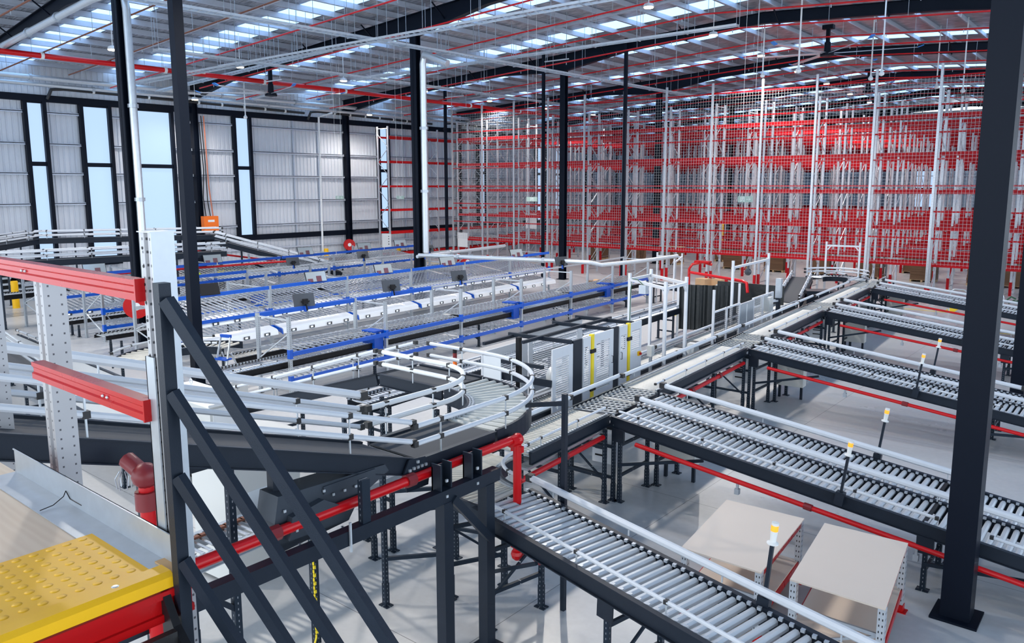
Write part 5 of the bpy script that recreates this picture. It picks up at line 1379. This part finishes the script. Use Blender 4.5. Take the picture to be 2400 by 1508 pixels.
# hoop barriers and crate with plant by the right columns
for k, x in enumerate((-6.75, -5.4)):
    t = thing('hoop_barrier', 'grey steel tube hoop on the floor beyond the farthest lane, %s' % ('left one', 'right one')[k], 'barrier', (x, 38.9, 0), 0, 'tube hoops beyond the lanes')
    part('hoop', MB().tube([(-.35, 0, 0), (-.35, 0, .8), (-.3, 0, .95), (-.18, 0, 1.03), (.18, 0, 1.03), (.3, 0, .95), (.35, 0, .8), (.35, 0, 0)], .03, 8), 'zinc_bright', t, smooth=True)
t = thing('loaded_pallet', 'pallet with dark strapping coils beside the right black column', 'pallet', (-4.3, 42.5-3.4, 0)); part('deck', MB().box(-.6, .6, -.5, .5, .1, .14).box(-.6, .6, -.5, -.4, 0, .1).box(-.6, .6, .4, .5, 0, .1), 'pallet', t)
cm_ = MB(); rr = random.Random(5)
for i in range(26):
    a = rr.uniform(0, 6.28); x, y, z = rr.uniform(-.4, .4), rr.uniform(-.3, .3), .2+rr.random()*.7
    cm_.tube([(x, y, z), (x+.2*math.cos(a), y+.2*math.sin(a), z+.1), (x+.4*math.cos(a), y+.3*math.sin(a), z-.05)], .035, 5)
part('coil', cm_, 'plant', t)['kind'] = 'stuff'
# test unit under the ramp
t = thing('control_unit', 'dark teal steel box with a round port under the belt ramp', 'control unit', (-10.2, 31.2, 0), R(30))
part('body', MB().box(-.6, .6, -.4, .4, .5, 1.5), 'slate', t); part('port', MB().tube([(0, -.42, 1.1), (0, -.4, 1.1)], .15, 16), 'black', t); part('stand', MB().box(-.6, .6, -.4, .4, 0, .5), 'cabinet', t)
# low post and rail frame right of nearest blue rack
gantry('tube_barrier', 'white tube frame with braces at the far right end of the nearest blue rack', [(-18.6, 33.2), (-17.4, 33.4), (-16.3, 30.6)], 2.3, ((0, 1, 2.25), (1, 2, 2.25)), w=.06)
t = thing('forklift_guard', 'red curved steel guard standing near the right end of the blue racks', 'guard', (-16.2, 31.8, 0)); part('hoop', MB().tube([(0, 0, 0), (0, 0, 1.9), (.1, .1, 2.1), (.5, .3, 2.2), (.9, .4, 2.1)], .06, 8), 'red', t, smooth=True); part('cap', MB().cb((.5, .3, 2.22), (.7, .3, .08)), 'red', t)

# ------------------------------------------------------------------ plywood benches at lower right
def bench(c, dx, dy, z, label, lab2):
    """c = four corners of the top (world xy)"""
    t = thing('workbench', label, 'workbench', (sum(p[0] for p in c)/4, sum(p[1] for p in c)/4, 0))
    n = [Vector((p[0], p[1], 0)) for p in c]; mb = MB()
    mb.quadbox([Vector((p.x, p.y, z-.02)) for p in n]+[Vector((p.x, p.y, z)) for p in n]); part('tabletop', mb, 'benchtop', t, world=True)
    ctr = sum(n, Vector())/4
    q = [ctr+(p-ctr)*.93 for p in n]
    mb = MB(); mb.quadbox([Vector((p.x, p.y, .3)) for p in q]+[Vector((p.x, p.y, .32)) for p in q]); part('shelf', mb, 'benchtop', t, world=True)
    for i, p in enumerate(q):
        part('leg', MB().box(-.04, .04, -.04, .04, .012, z-.02), 'post', t, loc=(p.x-t.location.x, p.y-t.location.y, 0))
        part('foot', MB().box(-.09, .09, -.07, .07, 0, .012).box(-.05, .05, -.05, .05, .012, .1), 'red', t, loc=(p.x-t.location.x, p.y-t.location.y, 0))
    for i, j in ((1, 2), (3, 0)):
        for zz in (z-.07, .26): part('beam', MB().bar((q[i].x, q[i].y, zz), (q[j].x, q[j].y, zz), .04, .09), 'red', t, world=True)
    for i, j in ((0, 1), (2, 3)):
        part('cross_bar', MB().bar((q[i].x, q[i].y, .55), (q[j].x, q[j].y, .55), .03, .04).bar((q[i].x, q[i].y, .1), (q[j].x, q[j].y, .55), .02, .03), 'zinc', t, world=True)
    return t
def b4(pts): return [pts[0], pts[1], pts[2], pts[3]]
bench([(-4.65, 10.56), (-3.52, 10.61), (-3.37, 8.72), (-4.43, 8.72)][::-1] if False else [(-4.43, 8.72), (-3.37, 8.72), (-3.52, 10.61), (-4.65, 10.56)], 0, 0, .92, 'plywood workbench with grey posts and red beams, left one of the two at lower right', '')
bench([(-3.04, 8.78), (-1.98, 8.78), (-2.2, 10.69), (-3.25, 10.64)], 0, 0, .92, 'plywood workbench with grey posts and red beams, right one beside the big black column', '')
# ------------------------------------------------------------------ near platform and stair
ZP = 4.03
t = thing('mezzanine_deck', 'plywood mezzanine deck at lower left with its red edge beam', 'platform', (-4, 0, ZP))
part('plywood_sheet', MB().box(-5.9, -2.80, -1.5, 1.40, ZP-.035, ZP), 'plywood', t, world=True)
part('edge_beam', MB().box(-2.86, -2.80, -1.5, 1.42, ZP-.155, ZP-.036).box(-2.80, -2.785, -1.5, 1.42, ZP-.065, ZP-.036).box(-2.80, -2.785, -1.5, 1.42, ZP-.155, ZP-.125), 'red', t, world=True)
part('joist', MB().box(-5.9, -5.8, -1.5, 1.4, ZP-.2, ZP-.04).box(-4.4, -4.3, -1.5, 1.4, ZP-.2, ZP-.04), 'zinc', t, world=True)
part('side_beam', MB().box(-5.9, -2.9, 1.34, 1.40, ZP-.16, ZP-.04), 'red', t, world=True)
tac = thing('tactile_mat', 'yellow tactile paving mat with raised studs on the plywood deck', 'tactile mat', (-3.2, .2, ZP))
part('sheet', MB().box(-3.43, -2.90, -1.5, 1.32, ZP+.001, ZP+.006), 'yellow', tac, world=True)
stud = MB().lathe([(.0175, .0), (.0155, .0016), (.006, .002)], seg=12).mesh('stud', 'yellow', True)
k = 0; y = 1.27
while y > -.4 and k < 99:
    for i in range(8):
        if k < 99: link('stud', stud, tac, (-3.40+i*.062+3.2, y-.2, .006)); k += 1
    y -= .062
sm = MB()
while y > -1.45:
    for i in range(8): sm.lathe([(.0175, .0), (.0155, .0016), (.006, .002)], (-3.40+i*.062, y, ZP+.006), 8)
    y -= .062
part('stud', sm, 'yellow', tac, world=True)['kind'] = 'stuff'
part('joint', MB().box(-3.44, -2.9, .62, .622, ZP+.006, ZP+.0065), 'wood', tac, world=True)
n = thing('stair_nosing', 'yellow painted stair nosing strip along the edge of the deck', 'nosing', (-2.85, .2, ZP))
part('strip', MB().prism([(-2.895, ZP), (-2.895, ZP+.018), (-2.885, ZP+.026), (-2.815, ZP+.026), (-2.79, ZP+.012), (-2.79, ZP-.03), (-2.798, ZP-.03), (-2.80, ZP)], 'y', -1.5, 1.35), 'yellow', n, world=True)
part('screw', MB().lathe([(.014, 0), (.008, .003)], (-2.85, 1.16, ZP+.026), 10).lathe([(.014, 0), (.008, .003)], (-2.85, .42, ZP+.026), 10), 'zinc_bright', n, world=True)
solo('kick_plate', MB().box(-4.52, -2.86, 1.26, 1.40, ZP+.001, ZP+.005).box(-4.52, -2.86, 1.398, 1.402, ZP+.001, ZP+.13).box(-4.52, -2.86, 1.392, 1.402, ZP+.124, ZP+.13).box(-4.56, -4.38, 1.14, 1.26, ZP+.0, ZP+.003), 'zinc', 'bent galvanised kick plate along the back edge of the deck', 'kick plate')
solo('cable_tie', MB().tube([(-3.85, 1.27, ZP+.012), (-3.86, 1.33, ZP+.016), (-3.87, 1.38, ZP+.04), (-3.88, 1.395, ZP+.06)], .0022, 5).tube([(-3.88, 1.395, ZP+.06), (-3.84, 1.396, ZP+.03), (-3.72, 1.397, ZP+.03)], .002, 5), 'black', 'black cable tie lying across the galvanised kick plate', 'cable tie')
solo('wood_packer', MB().box(-2.96, -2.80, 1.36, 1.40, ZP+.001, ZP+.012), 'wood', 'small bare plywood corner beside the foot of the handrail post', 'packer')
# grey perforated uprights
def upright(x, y, z0, z1, w, d, label, inner=True):
    t = thing('rack_upright', label, 'upright', (x, y, z0))
    m = MB().prism([(-w/2, -d/2), (-w*.18, -d/2), (-w*.14, -d/2+.012), (w*.14, -d/2+.012), (w*.18, -d/2), (w/2, -d/2), (w/2, d/2), (-w/2, d/2)], 'z', 0, z1-z0)
    o = part('shaft', m, 'post_grey', t)
    return t
u = upright(-2.975, 1.462, 0, 5.33, .088, .08, 'near grey perforated upright holding the red rails beside the stair')
part('splice_channel', MB().box(-.052, -.046, -.05, .04, 4.0, 4.85).box(-.052, .015, -.05, -.044, 4.0, 4.85), 'zinc', u)
part('side_channel', MB().box(.044, .05, -.045, .045, 3.95, 5.33), 'zinc', u)
hb = MB()
for i in range(9):
    hb.tube([(-.032, -.0405, 5.27-.07*i), (-.032, -.042, 5.27-.07*i)], .006, 10).tube([(.0, -.0275, 5.27-.07*i), (.0, -.0295, 5.27-.07*i)], .005, 10)
part('bolt_hole', hb, 'black', u)
part('end_plate', MB().box(-.05, .05, -.05, .05, 5.33, 5.334), 'zinc', u)
upright(-4.39, 1.59, .0, 5.05, .11, .11, 'second grey perforated upright behind the red rails')
upright(-6.56, 1.97, .0, 4.85, .12, .12, 'third grey perforated upright at the left edge of the picture')
# red rails
def rail(z, x0, x1, label):
    t = thing('guard_rail', label, 'rail', ((x0+x1)/2, 1.39, z))
    part('beam', MB().prism([(1.385, z-.04), (1.385, z-.015), (1.393, z-.008), (1.393, z+.012), (1.385, z+.02), (1.385, z+.04), (1.44, z+.04), (1.44, z-.04)], 'x', x0, x1), 'red', t, world=True)
    part('rivet', MB().ball((x0+.75, 1.389, z+.0), .007).ball((x0+.79, 1.389, z+.0), .007), 'zinc_bright', t, world=True)
    part('end_plate', MB().box(x1-.006, x1+.004, 1.383, 1.445, z-.044, z+.044), 'red', t, world=True)
rail(5.11, -4.9, -3.012, 'upper glossy red rail running from the near grey upright to the left edge')
rail(4.635, -4.13, -3.012, 'lower glossy red rail between the near grey upright and the second one')
# stair with black handrail
A0 = Vector((-2.74, 1.37, 0)); sl = -.775
h = thing('stair_handrail', 'charcoal square tube handrail of the stair with four parallel sloping rails', 'handrail', (-2.75, 1.37, 3.7))
part('post', MB().box(-2.79, -2.745, 1.345, 1.39, 3.75, 5.16), 'slate', h, world=True)
for z0, w_ in ((5.10, .042), (4.76, .038), (4.44, .038), (4.11, .038)):
    p0 = Vector((-2.745, 1.369, z0)); part('rail', MB().bar(p0, p0+Vector((.921, .451, -1.523))*1.7, w_, w_), 'slate', h, world=True)
st = thing('stair', 'black steel stair going down from the deck with tread plate steps', 'stair', (-2.5, 1, 3.7))
part('stringer', MB().prism([(-2.80, 4.0), (-2.80, 3.55), (-.3, 1.62), (-.3, 1.98), (-2.72, 3.88)], 'y', 1.30, 1.33), 'black', st, world=True)
part('stringer', MB().prism([(-2.80, 4.0), (-2.80, 3.55), (-.3, 1.62), (-.3, 1.98), (-2.72, 3.88)], 'y', -.2, -.17), 'black', st, world=True)
for i in range(6):
    x = -2.72+i*.27; z = ZP-.2-i*.2
    part('tread', MB().box(x, x+.28, -.17, 1.3, z-.03, z).box(x, x+.03, -.17, 1.3, z, z+.045), 'tread_plate', st, world=True)
# red riser with grooved elbow below the belt
t = thing('fire_riser', 'dark red grooved pipe elbow with a caged sprinkler below the sloping belt', 'pipe', (-5.85, 2.5, 0))
part('riser', MB().tube([(-5.75, 2.62, .9), (-5.75, 2.62, 3.3)], .055, 12), 'red_pipe', t, world=True, smooth=True)
part('elbow', MB().ball((-5.75, 2.62, 3.36), .1, 10, 6).tube([(-5.75, 2.62, 3.36), (-5.95, 2.58, 3.45)], .065, 10).tube([(-5.75, 2.62, 3.1), (-5.75, 2.62, 3.24)], .085, 12), 'dark_red', t, world=True, smooth=True)
cg = MB()
for a in range(6):
    c, s = math.cos(a*1.047)*.06, math.sin(a*1.047)*.06
    cg.tube([(-5.98+c*.4, 2.56+s*.4, 3.36), (-5.98+c, 2.56+s, 3.3), (-5.98+c*.8, 2.56+s*.8, 3.22)], .004, 5)
part('sprinkler_cage', cg, 'zinc', t, world=True)
part('base', MB().box(-5.8, -5.7, 2.57, 2.67, 0, .9), 'dark_red', t, world=True)
# dark braced support stand seen behind the near upright
t = thing('belt_stand', 'black punched steel stand under the sloping belt beside the red riser', 'stand', (-6.6, 3.3, 0))
for p in ((-6.55, 2.95), (-6.55, 3.75), (-7.2, 3.35)): part('leg', leg_mesh(3.1, .07), 'post_dark', t, loc=(p[0]+6.6, p[1]-3.3, 0))
part('cross_brace', MB().bar((-6.55, 2.95, 3.0), (-6.55, 3.75, 3.0), .06, .06).bar((-6.55, 2.95, 2.2), (-6.55, 3.75, 1.5), .05, .05), 'slate', t, world=True)
# yellow chain post
t = thing('chain_post', 'dark post wrapped with a yellow plastic chain below the support frame', 'post', (-7.55, 5.35, 0))
part('shaft', MB().box(-.04, .04, -.04, .04, 0, 1.5), 'post_dark', t)
c = MB()
for i in range(26): c.cb((.05, -.04+.012*(i % 2), .12+i*.052), (.02, .028 if i % 2 else .012, .042))
c.tube([(.05, -.04, .1), (.08, -.1, .02), (.15, -.12, .015), (.2, -.05, .02)], .012, 5)
part('chain', c, 'yellow_strip', t)
for k, y in enumerate((-0.9,)):
    pass
